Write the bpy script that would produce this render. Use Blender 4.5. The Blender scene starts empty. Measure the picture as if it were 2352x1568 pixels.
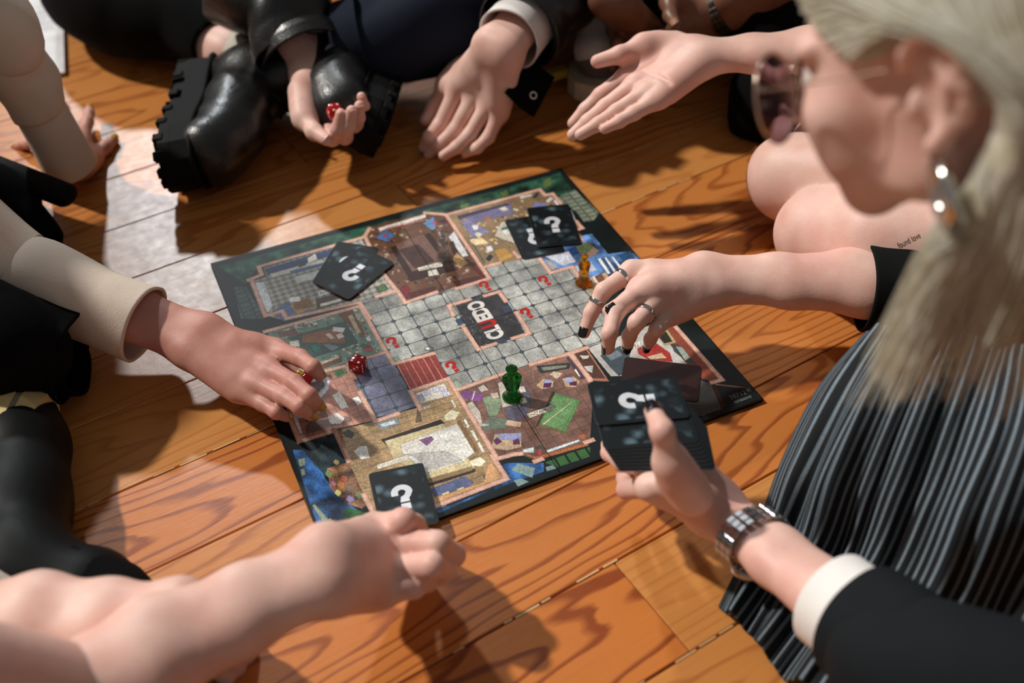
import bpy, bmesh, math, random
import numpy as np
from mathutils import Vector, Matrix
random.seed(5)
RNG = np.random.default_rng(11)
scene = bpy.context.scene
COL = scene.collection
# ------------------------------------------------------------------ camera
HC = 0.852
PITCH, ROLL, FPX = math.radians(43.1), math.radians(-0.87), 2450.0
cam_d = bpy.data.cameras.new('camera')
cam = bpy.data.objects.new('camera', cam_d)
COL.objects.link(cam)
cam_d.sensor_width = 36.0
cam_d.lens = FPX / 2352 * 36.0
cam_d.clip_start = 0.02
sp, cp = math.sin(PITCH), math.cos(PITCH)
cr, sr = math.cos(ROLL), math.sin(ROLL)
RW = np.array([[cr, -sr, 0], [sr, cr, 0], [0, 0, 1]]) @ np.array([[1, 0, 0], [0, -sp, -cp], [0, cp, -sp]])
CAM = np.array([0, 0, HC])
m3 = Matrix([list(RW[0]), list(-RW[1]), list(-RW[2])]).transposed()
cam.matrix_world = Matrix.Translation((0, 0, HC)) @ m3.to_4x4()
cam_d.dof.use_dof = True
cam_d.dof.focus_distance = 1.17
cam_d.dof.aperture_fstop = 2.6
scene.camera = cam
# ------------------------------------------------------------------ world, lamps, exposure
scene.view_settings.view_transform = 'Standard'
scene.view_settings.look = 'None'
scene.view_settings.gamma = 1.0
scene.view_settings.use_curve_mapping = False
scene.view_settings.exposure = 0.0
world = bpy.data.worlds.new('world')
scene.world = world
world.use_nodes = True
world.node_tree.nodes['Background'].inputs[0].default_value = (1.0, 0.97, 0.94, 1)
world.node_tree.nodes['Background'].inputs[1].default_value = 0.17


def sun(name, az, el, strength, col, ang):
    """az: degrees to the left of straight ahead where the light comes from"""
    d = bpy.data.lights.new(name, 'SUN')
    d.energy, d.color, d.angle = strength, col, math.radians(ang)
    o = bpy.data.objects.new(name, d)
    COL.objects.link(o)
    a, e = math.radians(az), math.radians(el)
    v = Vector((-math.sin(a) * math.cos(e), math.cos(a) * math.cos(e), math.sin(e)))
    o.rotation_euler = v.to_track_quat('Z', 'Y').to_euler()
    o.location = v * 6
    return o


sun('window_sun', 20, 36, 1.05, (0.93, 0.97, 1.0), 3.0)
sun('warm_sun', 68, 46, 3.25, (1.0, 0.95, 0.88), 2.6)


# ------------------------------------------------------------------ helpers
def ray(px, py):
    return RW.T @ np.array([(px - 1176.0) / FPX, (py - 784.0) / FPX, 1.0])


def at(px, py, z=0.0):
    """world point at height z seen at a point of the photograph"""
    d = ray(px, py)
    return CAM + d * ((z - HC) / d[2])


def atd(px, py, dist):
    """world point at a depth in front of the lens"""
    return CAM + ray(px, py) * dist


def nrm(v):
    v = np.array(v, float)
    return v / (np.linalg.norm(v) + 1e-12)


def lin(c):
    return tuple(((x / 255) / 12.92 if x <= 10 else ((x / 255 + 0.055) / 1.055) ** 2.4) for x in c)


def tag(o, label=None, cat=None, group=None, kind=None):
    if label: o['label'] = label
    if cat: o['category'] = cat
    if group: o['group'] = group
    if kind: o['kind'] = kind
    return o


def link(name, mesh, mat=None, parent=None):
    o = bpy.data.objects.new(name, mesh)
    COL.objects.link(o)
    if mat is not None and mesh is not None:
        mesh.materials.clear()
        for m in (mat if isinstance(mat, (list, tuple)) else [mat]): mesh.materials.append(m)
    if parent is not None: o.parent = parent
    return o


def empty(name, loc=(0, 0, 0), rot=None):
    o = bpy.data.objects.new(name, None)
    COL.objects.link(o)
    o.location = loc
    o.empty_display_size = 0.05
    if rot is not None: o.rotation_euler = rot
    return o


def np_mesh(name, V, F, smooth=True, uv=None):
    """F: (n,3|4) int array or list of lists"""
    me = bpy.data.meshes.new(name)
    if isinstance(F, np.ndarray):
        n, k = F.shape
        me.vertices.add(len(V)); me.vertices.foreach_set('co', np.ascontiguousarray(V, np.float32).ravel())
        me.loops.add(n * k); me.loops.foreach_set('vertex_index', F.astype(np.int32).ravel())
        me.polygons.add(n); me.polygons.foreach_set('loop_start', np.arange(0, n * k, k, dtype=np.int32))
        me.polygons.foreach_set('loop_total', np.full(n, k, np.int32))
        if uv is not None:
            l = me.uv_layers.new(name='UVMap')
            l.data.foreach_set('uv', np.ascontiguousarray(uv[F.ravel()], np.float32).ravel())
        me.update(calc_edges=True)
    else:
        me.from_pydata([tuple(v) for v in V], [], F)
    me.polygons.foreach_set('use_smooth', np.full(len(me.polygons), smooth))
    me.update()
    return me


def bm_mesh(name, bm, smooth=False):
    bmesh.ops.recalc_face_normals(bm, faces=bm.faces)
    me = bpy.data.meshes.new(name)
    bm.to_mesh(me); bm.free()
    me.polygons.foreach_set('use_smooth', np.full(len(me.polygons), smooth))
    return me


def box(bm, c, s, M=None, bevel=0.0, seg=2):
    r = bmesh.ops.create_cube(bm, size=1.0)
    vs = r['verts']
    for v in vs: v.co = Vector((v.co.x * s[0], v.co.y * s[1], v.co.z * s[2]))
    if bevel:
        es = list({e for v in vs for e in v.link_edges})
        r = bmesh.ops.bevel(bm, geom=es, offset=bevel, segments=seg, affect='EDGES', profile=0.5)
        vs = list({v for f in r['faces'] for v in f.verts} | {v for v in vs if v.is_valid})
    for v in vs:
        v.co = v.co + Vector(c)
        if M is not None: v.co = M @ v.co
    return vs


def frame(origin, x, y, z):
    return Matrix(((x[0], y[0], z[0], origin[0]), (x[1], y[1], z[1], origin[1]), (x[2], y[2], z[2], origin[2]), (0, 0, 0, 1)))


# ------------------------------------------------------------------ node helpers
def mat_new(name):
    m = bpy.data.materials.new(name)
    m.use_nodes = True
    nt = m.node_tree
    return m, nt, nt.nodes['Principled BSDF']


def nn(nt, typ, **kw):
    n = nt.nodes.new(typ)
    for k, v in kw.items():
        if k.startswith('i_'): n.inputs[k[2:].replace('_', ' ')].default_value = v
        else: setattr(n, k, v)
    return n


def sock(nt, x, s):
    if hasattr(x, 'is_output'): nt.links.new(x, s)
    else: s.default_value = x


def mth(nt, op, a, b=0.0, c=None):
    n = nt.nodes.new('ShaderNodeMath'); n.operation = op
    sock(nt, a, n.inputs[0]); sock(nt, b, n.inputs[1])
    if c is not None: sock(nt, c, n.inputs[2])
    return n.outputs[0]


def mixc(nt, f, a, b, blend='MIX'):
    n = nt.nodes.new('ShaderNodeMix'); n.data_type = 'RGBA'; n.blend_type = blend
    sock(nt, f, n.inputs[0]); sock(nt, a, n.inputs[6]); sock(nt, b, n.inputs[7])
    return n.outputs[2]


def ramp(nt, fac, stops, interp='LINEAR'):
    n = nt.nodes.new('ShaderNodeValToRGB'); n.color_ramp.interpolation = interp
    e = n.color_ramp.elements
    while len(e) < len(stops): e.new(0.5)
    for i, (p, c) in enumerate(stops):
        e[i].position = p; e[i].color = (*c, 1) if len(c) == 3 else c
    nt.links.new(fac, n.inputs[0])
    return n.outputs[0]


def bump(nt, h, strength, dist, bsdf):
    n = nt.nodes.new('ShaderNodeBump'); n.inputs['Strength'].default_value = strength; n.inputs['Distance'].default_value = dist
    nt.links.new(h, n.inputs['Height']); nt.links.new(n.outputs[0], bsdf.inputs['Normal'])


def noise(nt, scale, detail=3, vec=None, rough=0.5, dist=0.0):
    n = nn(nt, 'ShaderNodeTexNoise'); n.inputs['Scale'].default_value = scale; n.inputs['Detail'].default_value = detail
    n.inputs['Roughness'].default_value = rough; n.inputs['Distortion'].default_value = dist
    if vec is not None: nt.links.new(vec, n.inputs['Vector'])
    return n.outputs[0]


def objco(nt, scale=None):
    t = nt.nodes.new('ShaderNodeTexCoord').outputs['Object']
    if scale is None: return t
    mp = nt.nodes.new('ShaderNodeMapping'); mp.inputs['Scale'].default_value = scale
    nt.links.new(t, mp.inputs[0])
    return mp.outputs[0]


def plain(name, col, rough=0.5, metal=0.0, spec=0.5, nz=None, coat=0.0, bumpv=None, var=0.15, trans=0.0, ior=1.45):
    """col in 0-255 sRGB; nz: noise scale for slight colour variation"""
    m, nt, b = mat_new(name)
    c = (*lin(col), 1)
    b.inputs['Roughness'].default_value = rough
    b.inputs['Metallic'].default_value = metal
    b.inputs['Specular IOR Level'].default_value = spec
    b.inputs['Coat Weight'].default_value = coat
    b.inputs['Transmission Weight'].default_value = trans
    b.inputs['IOR'].default_value = ior
    co = objco(nt)
    n = noise(nt, nz or 30, 3, co)
    hi = tuple(min(1, x * (1 + var)) for x in c[:3]); lo = tuple(x * (1 - var) for x in c[:3])
    nt.links.new(ramp(nt, n, [(0.3, lo), (0.7, hi)]), b.inputs['Base Color'])
    if bumpv: bump(nt, noise(nt, bumpv[0], 4, co), bumpv[1], bumpv[2], b)
    return m
# ------------------------------------------------------------------ floor of separate planks
def wood_material():
    m, nt, b = mat_new('varnished_pine')
    tc = nt.nodes.new('ShaderNodeTexCoord')
    oi = nt.nodes.new('ShaderNodeObjectInfo')
    sep = nt.nodes.new('ShaderNodeSeparateXYZ'); nt.links.new(tc.outputs['Object'], sep.inputs[0])
    X, Y = sep.outputs[0], sep.outputs[1]
    rnd = oi.outputs['Random']
    comb = nt.nodes.new('ShaderNodeCombineXYZ')
    nt.links.new(mth(nt, 'MULTIPLY_ADD', X, 1.0, mth(nt, 'MULTIPLY', rnd, 53.0)), comb.inputs[0])
    nt.links.new(mth(nt, 'MULTIPLY', Y, 5.0), comb.inputs[1])
    nt.links.new(mth(nt, 'MULTIPLY', rnd, 19.0), comb.inputs[2])
    lowf = noise(nt, 3.0, 2, comb.outputs[0], 0.5)
    # distance from the pith of the log: the pith runs at a slant under the board, which gives the pointed arches
    sepc = nt.nodes.new('ShaderNodeSeparateColor'); nt.links.new(oi.outputs['Color'], sepc.inputs[0])
    slope, knot = sepc.outputs[1], sepc.outputs[2]
    dep = mth(nt, 'ADD', mth(nt, 'MULTIPLY', X, mth(nt, 'MULTIPLY', slope, 0.10)), mth(nt, 'MULTIPLY_ADD', lowf, 0.045, mth(nt, 'MULTIPLY_ADD', knot, 0.05, 0.005)))
    yy = mth(nt, 'ADD', Y, mth(nt, 'MULTIPLY_ADD', rnd, 0.05, -0.025))
    yy = mth(nt, 'MULTIPLY', yy, 0.75)
    r = mth(nt, 'SQRT', mth(nt, 'ADD', mth(nt, 'MULTIPLY', dep, dep), mth(nt, 'MULTIPLY', yy, yy)))
    wob = noise(nt, 14.0, 2, comb.outputs[0], 0.5)
    rings = mth(nt, 'FRACT', mth(nt, 'MULTIPLY_ADD', r, 135.0, mth(nt, 'MULTIPLY', wob, 0.5)))
    late = ramp(nt, rings, [(0.0, (0, 0, 0)), (0.60, (0.05, 0.05, 0.05)), (0.80, (1, 1, 1)), (0.91, (1, 1, 1)), (1.0, (0, 0, 0))])
    # fibres
    mp = nt.nodes.new('ShaderNodeMapping'); mp.inputs['Scale'].default_value = (6, 420, 1)
    nt.links.new(tc.outputs['Object'], mp.inputs[0])
    fib = noise(nt, 1.0, 3, mp.outputs[0], 0.6)
    cont = mth(nt, 'MULTIPLY', late, oi.outputs['Alpha'])
    early = mixc(nt, sepc.outputs[0], (*lin((206, 146, 80)), 1), (*lin((202, 122, 56)), 1))
    latec = mixc(nt, sepc.outputs[0], (*lin((150, 86, 36)), 1), (*lin((118, 46, 16)), 1))
    col = mixc(nt, cont, early, latec)
    col = mixc(nt, mth(nt, 'MULTIPLY', fib, 0.35), col, (*lin((150, 84, 32)), 1))
    col = mixc(nt, mth(nt, 'MULTIPLY', lowf, 0.25), col, (*lin((178, 96, 36)), 1))
    nt.links.new(col, b.inputs['Base Color'])
    n2 = noise(nt, 60, 4, tc.outputs['Object'], 0.6)
    nt.links.new(mth(nt, 'MULTIPLY_ADD', n2, 0.16, 0.26), b.inputs['Roughness'])
    b.inputs['Specular IOR Level'].default_value = 0.45
    h = mth(nt, 'ADD', mth(nt, 'MULTIPLY', fib, 0.6), mth(nt, 'MULTIPLY', n2, 0.8))
    bump(nt, h, 0.10, 0.002, b)
    return m


WOOD = wood_material()
TH = math.radians(32.0)
UD = np.array([math.cos(TH), math.sin(TH)]); ND = np.array([-math.sin(TH), math.cos(TH)])
sub = plain('subfloor_dark', (24, 15, 9), 0.9)
bm = bmesh.new(); box(bm, (0.2, 1.2, -0.045), (5.2, 5.2, 0.04))
floor = link('floor', bm_mesh('floor', bm), sub); tag(floor, 'varnished pine plank floor under the players', kind='structure')
SEAMS = [-1.17, -1.05, -0.93, -0.815, -0.70, -0.585, -0.47, -0.355, -0.24, -0.125, -0.01, 0.107, 0.226, 0.344, 0.459, 0.5605, 0.692, 0.803, 0.917, 1.014,
         1.132, 1.246, 1.365, 1.484, 1.607, 1.72, 1.84, 1.96, 2.08, 2.2, 2.32, 2.44, 2.56, 2.68, 2.8, 2.92]
ENDS = {13: [0.398], 14: [-0.75, 1.4], 15: [-0.02], 16: [-0.60, 1.06], 12: [1.1, -0.2], 17: [0.62], 18: [1.3], 19: [0.52], 20: [1.22, -0.3], 21: [0.44], 22: [0.02], 23: [0.8], 24: [0.35]}
# tint r: 0 pale .. 1 orange, g: slope of the pith (arches), b: depth of the pith (plain grain when large), a: contrast
LOOK = {(13, 0): (1.0, .75, .02, .95), (13, 1): (.15, .5, .9, .25), (14, 0): (.85, .6, .12, .8), (14, 1): (.85, .7, .12, .85), (15, 1): (.55, .55, .35, .65), (15, 0): (.3, .6, .2, .7), (16, 1): (.95, .8, .1, .9),
        (16, 0): (.95, .8, .1, .9), (17, 0): (.12, .2, .9, .4), (17, 1): (.6, .8, .05, .75), (18, 0): (.1, .2, .9, .35), (18, 1): (.7, .6, .3, .7), (12, 1): (.3, .5, .4, .5), (19, 1): (.55, .6, .15, .7), (19, 0): (.1, .2, .8, .3),
        (20, 1): (.35, .6, .2, .6), (20, 0): (.1, .2, .8, .3)}


def plank(u0, u1, v0, v1, look):
    g = 0.0009
    L, Wd, T = u1 - u0 - g, v1 - v0 - g * (1 if RNG.random() < .7 else 2.2), 0.024
    bm = bmesh.new()
    box(bm, (0, 0, -T / 2), (L, Wd, T), bevel=0.0011, seg=1)
    me = bm_mesh('plank', bm)
    o = link('plank', me, WOOD, floor)
    c = UD * (u0 + u1) / 2 + ND * (v0 + v1) / 2
    o.location = (c[0], c[1], RNG.uniform(-0.0005, 0.0))
    o.rotation_euler = (0, 0, TH)
    o.color = look
    return o


for i in range(len(SEAMS) - 1):
    es = sorted([-2.4, 3.6] + ENDS.get(i, [RNG.uniform(-.8, 0), RNG.uniform(0.6, 1.8)]))
    for j in range(len(es) - 1):
        lk = LOOK.get((i, j), (RNG.uniform(.15, .75), RNG.uniform(.3, .8), RNG.uniform(0.05, .8), RNG.uniform(.35, .75)))
        plank(es[j], es[j + 1], SEAMS[i], SEAMS[i + 1], lk)
# pale filler flecks left in the joints
flm = plain('joint_filler', (206, 168, 120), 0.7)
bm = bmesh.new()
for (n_, u0, u1) in [(0.344, 0.30, 0.47), (0.459, 0.22, 0.40), (1.014, .74, 1.03), (0.917, .71, .87), (0.787, .75, .93), (0.803, -.05, .2)]:
    u = u0
    while u < u1:
        l = RNG.uniform(.006, .03)
        if RNG.random() < .55:
            w = RNG.uniform(.0008, .002)
            c = UD * (u + l / 2) + ND * (n_ + RNG.uniform(-.0006, .0006))
            box(bm, (0, 0, 0), (l, w, .0012), Matrix.Translation((c[0], c[1], -0.0003)) @ Matrix.Rotation(TH, 4, 'Z'))
        u += l + RNG.uniform(.001, .008)
o = link('joint_filler', bm_mesh('joint_filler', bm), flm, floor); o['kind'] = 'stuff'
ROOM=[((20,48,36),'leaf',[(15,21),(986,20),(978,154),(896,81),(394,59),(106,67),(59,117)]),
((120,132,112),'stone',[(945,120),(987,110),(998,234),(968,258),(941,254),(944,203),(933,169),(925,126)]),
((70,92,88),'stone',[(32,117),(59,130),(69,231),(65,264),(18,242)]),
((22,52,92),'leaf',[(14,706),(51,723),(54,811),(75,886),(102,940),(47,972),(1,959)]),
((22,52,92),'leaf',[(378,925),(413,928),(481,959),(471,980),(328,981),(236,988),(230,981),(343,976),(398,968)]),
((52,110,48),'stripe',[(481,959),(536,958),(589,961),(576,985),(503,982)]),
((26,60,30),'leaf',[(71,897),(105,930),(105,950),(47,972),(32,941)]),
((20,30,34),'leaf',[(32,696),(110,698),(108,787),(56,803),(37,736)]),
((92,62,42),'leaf',[(65,785),(118,787),(114,904),(98,914),(74,890),(55,838)]),
((84,84,80),'flat',[(901,883),(920,911),(903,986),(851,985),(817,974),(823,917)]),
((176,172,158),'checker',[(80,115),(115,114),(117,77),(383,69),(382,118),(388,305),(339,302),(297,306),(110,293),(73,253)]),
((104,66,42),'clutter_red',[(396,62),(420,31),(489,28),(597,38),(623,70),(642,370),(531,372),(468,375),(395,356),(397,309)]),
((146,116,78),'clutter_tan',[(627,67),(898,73),(899,103),(923,107),(922,274),(907,276),(902,319),(766,339),(667,314),(630,312)]),
((44,72,112),'water',[(768,342),(907,303),(936,308),(934,401),(991,414),(1012,489),(902,475),(837,495),(820,445),(826,406),(769,405)]),
((168,146,108),'plank',[(814,467),(867,463),(894,464),(889,527),(829,539),(813,540),(810,494)]),
((104,134,116),'clutter_green',[(63,311),(292,324),(296,503),(202,501),(130,498),(68,491)]),
((170,112,92),'tile',[(37,498),(194,508),(201,555),(200,698),(113,688),(34,690),(33,599)]),
((176,140,92),'plank',[(118,692),(200,701),(253,698),(298,701),(302,647),(393,641),(394,695),(391,970),(241,975),(121,949),(112,882),(112,784)]),
((128,88,74),'tile',[(394,687),(521,682),(582,682),(681,688),(679,790),(648,858),(596,947),(491,949),(467,945),(445,915),(397,905)]),
((176,110,84),'flat',[(680,686),(723,686),(718,808),(681,786)]),
((186,182,176),'flat',[(725,689),(928,681),(944,705),(925,845),(755,805),(729,794)]),
((142,62,40),'flat',[(902,712),(947,706),(952,911),(925,908),(906,875)]),
((38,36,38),'marble',[(504,407),(616,408),(626,419),(615,585),(580,588),(496,576)])]
ART=[((44,70,122),[(119,82),(309,75),(306,101),(121,109)]),
((212,206,190),[(127,107),(263,106),(265,125),(127,124)]),
((60,66,64),[(203,91),(224,93),(219,112),(200,114)]),
((230,226,210),[(230,87),(254,76),(253,102),(226,107)]),
((70,104,160),[(175,117),(266,121),(264,133),(176,130)]),
((196,204,196),[(179,145),(253,145),(246,176),(176,172)]),
((86,110,160),[(93,250),(133,229),(185,285),(175,301),(109,296)]),
((176,136,62),[(138,244),(190,236),(192,277),(145,287)]),
((140,92,40),[(149,241),(187,237),(190,276),(146,267)]),
((236,232,220),[(146,216),(171,223),(167,242),(141,233)]),
((236,232,220),[(214,223),(258,225),(255,242),(212,245)]),
((92,62,44),[(203,250),(302,260),(307,291),(193,289)]),
((220,216,204),[(206,272),(260,273),(259,285),(205,283)]),
((214,220,224),[(80,123),(105,131),(101,230),(81,249)]),
((60,80,60),[(350,270),(376,268),(378,292),(351,295)]),
((72,110,52),[(352,271),(373,269),(376,289),(354,293)]),
((58,34,30),[(439,134),(553,120),(562,296),(437,288)]),
((124,86,74),[(453,127),(537,119),(542,249),(454,252)]),
((74,46,42),[(455,155),(508,153),(522,239),(465,244)]),
((224,214,196),[(471,244),(535,246),(534,265),(471,258)]),
((210,210,210),[(591,158),(614,142),(608,253),(592,253)]),
((58,36,30),[(583,182),(597,178),(587,237),(574,238)]),
((124,30,40),[(609,78),(621,74),(624,137),(613,136)]),
((128,34,44),[(402,303),(422,290),(428,315),(406,345)]),
((108,30,36),[(593,301),(608,303),(614,349),(606,345)]),
((88,40,34),[(533,331),(617,342),(619,355),(535,357)]),
((88,40,34),[(416,326),(486,330),(480,352),(412,348)]),
((76,110,172),[(416,80),(454,57),(467,90),(438,109)]),
((86,140,196),[(552,75),(589,59),(576,110),(559,106)]),
((176,60,96),[(439,77),(451,74),(449,87),(438,86)]),
((200,60,120),[(574,81),(588,82),(583,94),(575,93)]),
((226,214,206),[(435,43),(574,38),(569,54),(438,58)]),
((206,120,106),[(453,52),(563,59),(560,64),(454,59)]),
((196,146,80),[(586,228),(596,281),(567,293),(566,249)]),
((214,206,190),[(491,266),(514,268),(512,292),(485,288)]),
((112,108,150),[(647,87),(803,88),(788,139),(675,133),(671,117)]),
((128,126,170),[(645,105),(671,117),(699,187),(646,189)]),
((64,58,86),[(647,82),(794,88),(793,98),(645,98)]),
((206,196,178),[(760,101),(781,99),(784,118),(767,117)]),
((186,112,62),[(702,122),(716,117),(725,138),(714,142)]),
((224,214,196),[(657,176),(670,171),(677,187),(660,195)]),
((226,226,226),[(665,138),(682,143),(676,161),(663,162)]),
((120,124,190),[(850,125),(863,116),(890,139),(877,152),(845,142)]),
((206,206,196),[(836,73),(872,78),(865,87),(833,87)]),
((52,58,76),[(863,96),(884,78),(894,81),(873,101)]),
((200,190,170),[(702,206),(742,160),(762,160),(736,259)]),
((226,222,212),[(728,191),(750,192),(748,214),(727,218)]),
((60,120,116),[(732,183),(749,182),(748,196),(729,194)]),
((236,206,150),[(636,193),(669,200),(677,231),(635,220)]),
((196,140,58),[(677,262),(704,262),(714,306),(669,311)]),
((222,222,222),[(663,238),(678,240),(675,261),(658,262)]),
((46,48,58),[(642,285),(659,271),(665,283),(646,300)]),
((40,96,90),[(636,209),(639,211),(636,300),(632,300)]),
((214,214,220),[(891,124),(913,110),(914,125),(892,135)]),
((222,228,236),[(923,188),(936,190),(924,242),(911,245)]),
((222,228,236),[(910,133),(922,127),(919,158),(909,158)]),
((28,60,118),[(827,346),(894,329),(879,362),(838,377)]),
((90,102,62),[(873,337),(911,334),(915,357),(896,378),(870,369)]),
((150,118,100),[(883,377),(915,357),(920,381),(886,396)]),
((196,200,216),[(783,339),(848,347),(846,394),(808,393)]),
((160,160,158),[(778,349),(793,369),(796,396),(773,398)]),
((226,232,240),[(900,407),(909,406),(903,472),(895,472)]),
((226,232,240),[(918,410),(924,409),(920,472),(912,472)]),
((226,232,240),[(936,413),(941,413),(940,460),(932,465)]),
((36,82,132),[(954,415),(984,416),(987,461),(957,455)]),
((176,188,210),[(831,408),(879,405),(878,448),(832,443)]),
((122,74,50),[(851,468),(882,462),(878,493),(855,491)]),
((226,214,196),[(853,465),(861,465),(858,501),(850,501)]),
((62,88,80),[(103,356),(242,358),(247,446),(135,448)]),
((150,92,54),[(137,360),(232,375),(219,433),(127,387)]),
((222,222,216),[(211,365),(236,382),(226,395),(204,379)]),
((200,194,170),[(185,382),(196,382),(204,405),(192,406)]),
((214,206,180),[(207,395),(222,394),(225,410),(208,414)]),
((44,120,104),[(141,402),(161,409),(162,429),(144,429)]),
((44,120,104),[(122,416),(140,419),(141,439),(124,434)]),
((120,136,150),[(170,416),(182,415),(204,440),(183,445)]),
((120,74,44),[(134,472),(198,469),(193,489),(143,493)]),
((206,196,166),[(147,467),(192,466),(191,474),(147,478)]),
((122,76,46),[(233,327),(271,326),(272,417),(259,420)]),
((196,170,130),[(254,343),(266,342),(265,414),(254,412)]),
((200,206,200),[(153,314),(209,316),(208,327),(152,328)]),
((214,60,70),[(250,459),(269,459),(271,480),(253,483)]),
((60,104,66),[(247,455),(256,450),(272,469),(254,469)]),
((196,190,176),[(273,321),(285,320),(281,337),(272,336)]),
((214,222,222),[(268,433),(278,431),(278,449),(268,450)]),
((124,80,64),[(84,329),(125,331),(129,356),(86,348)]),
((206,204,186),[(102,370),(123,374),(120,398),(100,389)]),
((206,210,214),[(100,516),(141,511),(151,535),(138,565),(109,589),(89,564)]),
((168,180,192),[(104,524),(136,520),(142,536),(132,557),(110,574),(95,556)]),
((96,126,80),[(162,513),(188,511),(192,532),(167,542)]),
((58,104,56),[(167,515),(183,514),(186,529),(169,535)]),
((230,226,206),[(138,587),(158,580),(161,638),(143,637)]),
((226,222,216),[(175,614),(190,613),(194,633),(180,642)]),
((116,92,84),[(59,651),(75,643),(119,658),(155,665),(154,679),(52,676)]),
((206,200,192),[(109,644),(134,643),(143,665),(130,678),(109,669)]),
((224,224,226),[(42,603),(57,600),(84,613),(82,632),(46,625)]),
((226,226,226),[(40,612),(50,617),(47,669),(38,670)]),
((120,58,44),[(64,633),(109,624),(112,646),(65,643)]),
((52,38,40),[(193,756),(331,754),(335,768),(203,765),(248,909),(345,913),(341,921),(239,916)]),
((206,188,136),[(199,763),(332,767),(346,909),(249,905),(199,815)]),
((222,218,208),[(227,786),(359,779),(361,871),(330,884),(245,881),(234,840),(221,811)]),
((186,182,176),[(223,814),(306,841),(331,880),(257,878),(241,829)]),
((236,234,226),[(307,794),(338,789),(356,812),(321,820)]),
((140,86,140),[(267,790),(295,791),(297,801),(276,813)]),
((132,98,62),[(362,773),(369,774),(370,870),(363,871)]),
((236,226,180),[(341,746),(363,736),(378,751),(361,767),(337,764)]),
((236,226,190),[(341,889),(366,887),(374,904),(358,913),(342,903)]),
((230,224,210),[(372,710),(378,708),(377,733),(371,737)]),
((230,224,210),[(375,776),(382,772),(381,799),(374,803)]),
((230,224,210),[(376,811),(384,810),(383,841),(376,845)]),
((230,224,210),[(376,849),(383,848),(382,880),(375,879)]),
((120,132,140),[(199,710),(218,704),(248,711),(244,731),(205,732)]),
((196,204,206),[(205,713),(239,714),(239,726),(208,724)]),
((232,224,206),[(310,658),(380,654),(376,696),(306,690)]),
((206,204,226),[(329,657),(343,658),(340,675),(326,673)]),
((206,204,226),[(349,658),(365,658),(362,672),(347,673)]),
((206,204,226),[(365,663),(380,662),(378,677),(365,678)]),
((206,204,226),[(365,678),(382,681),(378,695),(361,695)]),
((156,162,196),[(308,665),(323,664),(321,687),(307,687)]),
((120,94,66),[(278,742),(300,695),(303,696),(292,743)]),
((216,210,190),[(304,704),(328,702),(326,712),(304,712)]),
((224,222,214),[(129,764),(145,755),(161,760),(156,795),(137,791)]),
((72,64,62),[(125,703),(140,700),(148,716),(138,728),(127,718)]),
((224,216,196),[(161,818),(231,818),(230,833),(160,831)]),
((86,96,140),[(237,923),(317,922),(329,945),(308,952),(241,946)]),
((220,204,160),[(257,945),(273,944),(273,952),(256,955)]),
((220,204,160),[(288,947),(304,946),(304,954),(288,955)]),
((60,96,70),[(351,938),(363,937),(370,947),(361,955),(350,952)]),
((206,150,96),[(373,914),(383,914),(386,958),(234,963),(237,948),(346,953)]),
((140,112,72),[(244,897),(342,904),(338,915),(243,909)]),
((86,136,70),[(513,860),(591,783),(632,832),(557,905)]),
((70,44,28),[(508,862),(590,779),(592,787),(517,858)]),
((96,146,82),[(522,857),(590,790),(626,829),(556,896)]),
((120,92,60),[(514,859),(521,857),(558,897),(556,904)]),
((220,206,160),[(524,860),(613,827),(614,829),(526,863)]),
((226,214,190),[(507,818),(572,817),(572,832),(507,832)]),
((90,84,104),[(521,682),(533,691),(543,765),(522,803),(495,831),(462,823),(466,792)]),
((126,146,112),[(439,732),(476,734),(474,763),(449,795),(430,790)]),
((100,114,96),[(403,809),(433,788),(465,817),(450,838),(404,824)]),
((196,184,164),[(489,705),(511,704),(509,756),(502,783),(467,778)]),
((132,68,140),[(397,710),(410,692),(447,724),(428,743)]),
((206,186,206),[(414,728),(431,704),(434,707),(417,731)]),
((206,196,180),[(442,699),(458,695),(462,716),(444,715)]),
((200,186,170),[(398,735),(415,732),(418,770),(409,802),(424,815),(395,809)]),
((206,190,170),[(525,734),(539,738),(535,757),(521,754)]),
((206,190,170),[(512,767),(526,772),(524,788),(508,786)]),
((196,170,150),[(460,726),(477,731),(474,748),(458,744)]),
((190,158,120),[(397,876),(420,842),(475,862),(457,900),(426,896)]),
((148,152,206),[(427,843),(473,863),(463,883),(424,861)]),
((104,40,96),[(410,858),(422,853),(426,869),(411,872)]),
((104,40,96),[(448,876),(462,875),(458,892),(444,886)]),
((196,160,130),[(451,828),(461,815),(488,835),(479,848)]),
((206,180,146),[(606,729),(620,724),(635,739),(615,751)]),
((200,164,120),[(563,748),(587,735),(606,752),(595,770),(570,764)]),
((92,34,84),[(575,761),(584,748),(599,756),(590,768)]),
((160,166,210),[(582,749),(590,739),(605,747),(599,756)]),
((200,164,120),[(626,754),(653,758),(659,780),(642,791),(622,782)]),
((92,34,84),[(632,779),(637,770),(652,775),(646,788)]),
((160,166,210),[(627,762),(636,754),(650,759),(645,774),(630,771)]),
((44,52,50),[(591,692),(667,716),(655,732),(592,719),(589,713)]),
((120,126,106),[(599,700),(657,719),(651,726),(598,713)]),
((82,60,76),[(665,697),(676,694),(675,776),(662,774)]),
((230,222,206),[(663,740),(669,738),(667,765),(663,767)]),
((136,104,86),[(579,689),(578,708),(566,741),(567,719)]),
((86,52,40),[(686,694),(718,693),(715,795),(688,782)]),
((206,196,180),[(696,703),(717,713),(709,721),(697,718)]),
((190,190,190),[(688,739),(710,746),(696,767),(688,755)]),
((206,222,226),[(457,907),(481,911),(474,925),(453,915)]),
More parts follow.
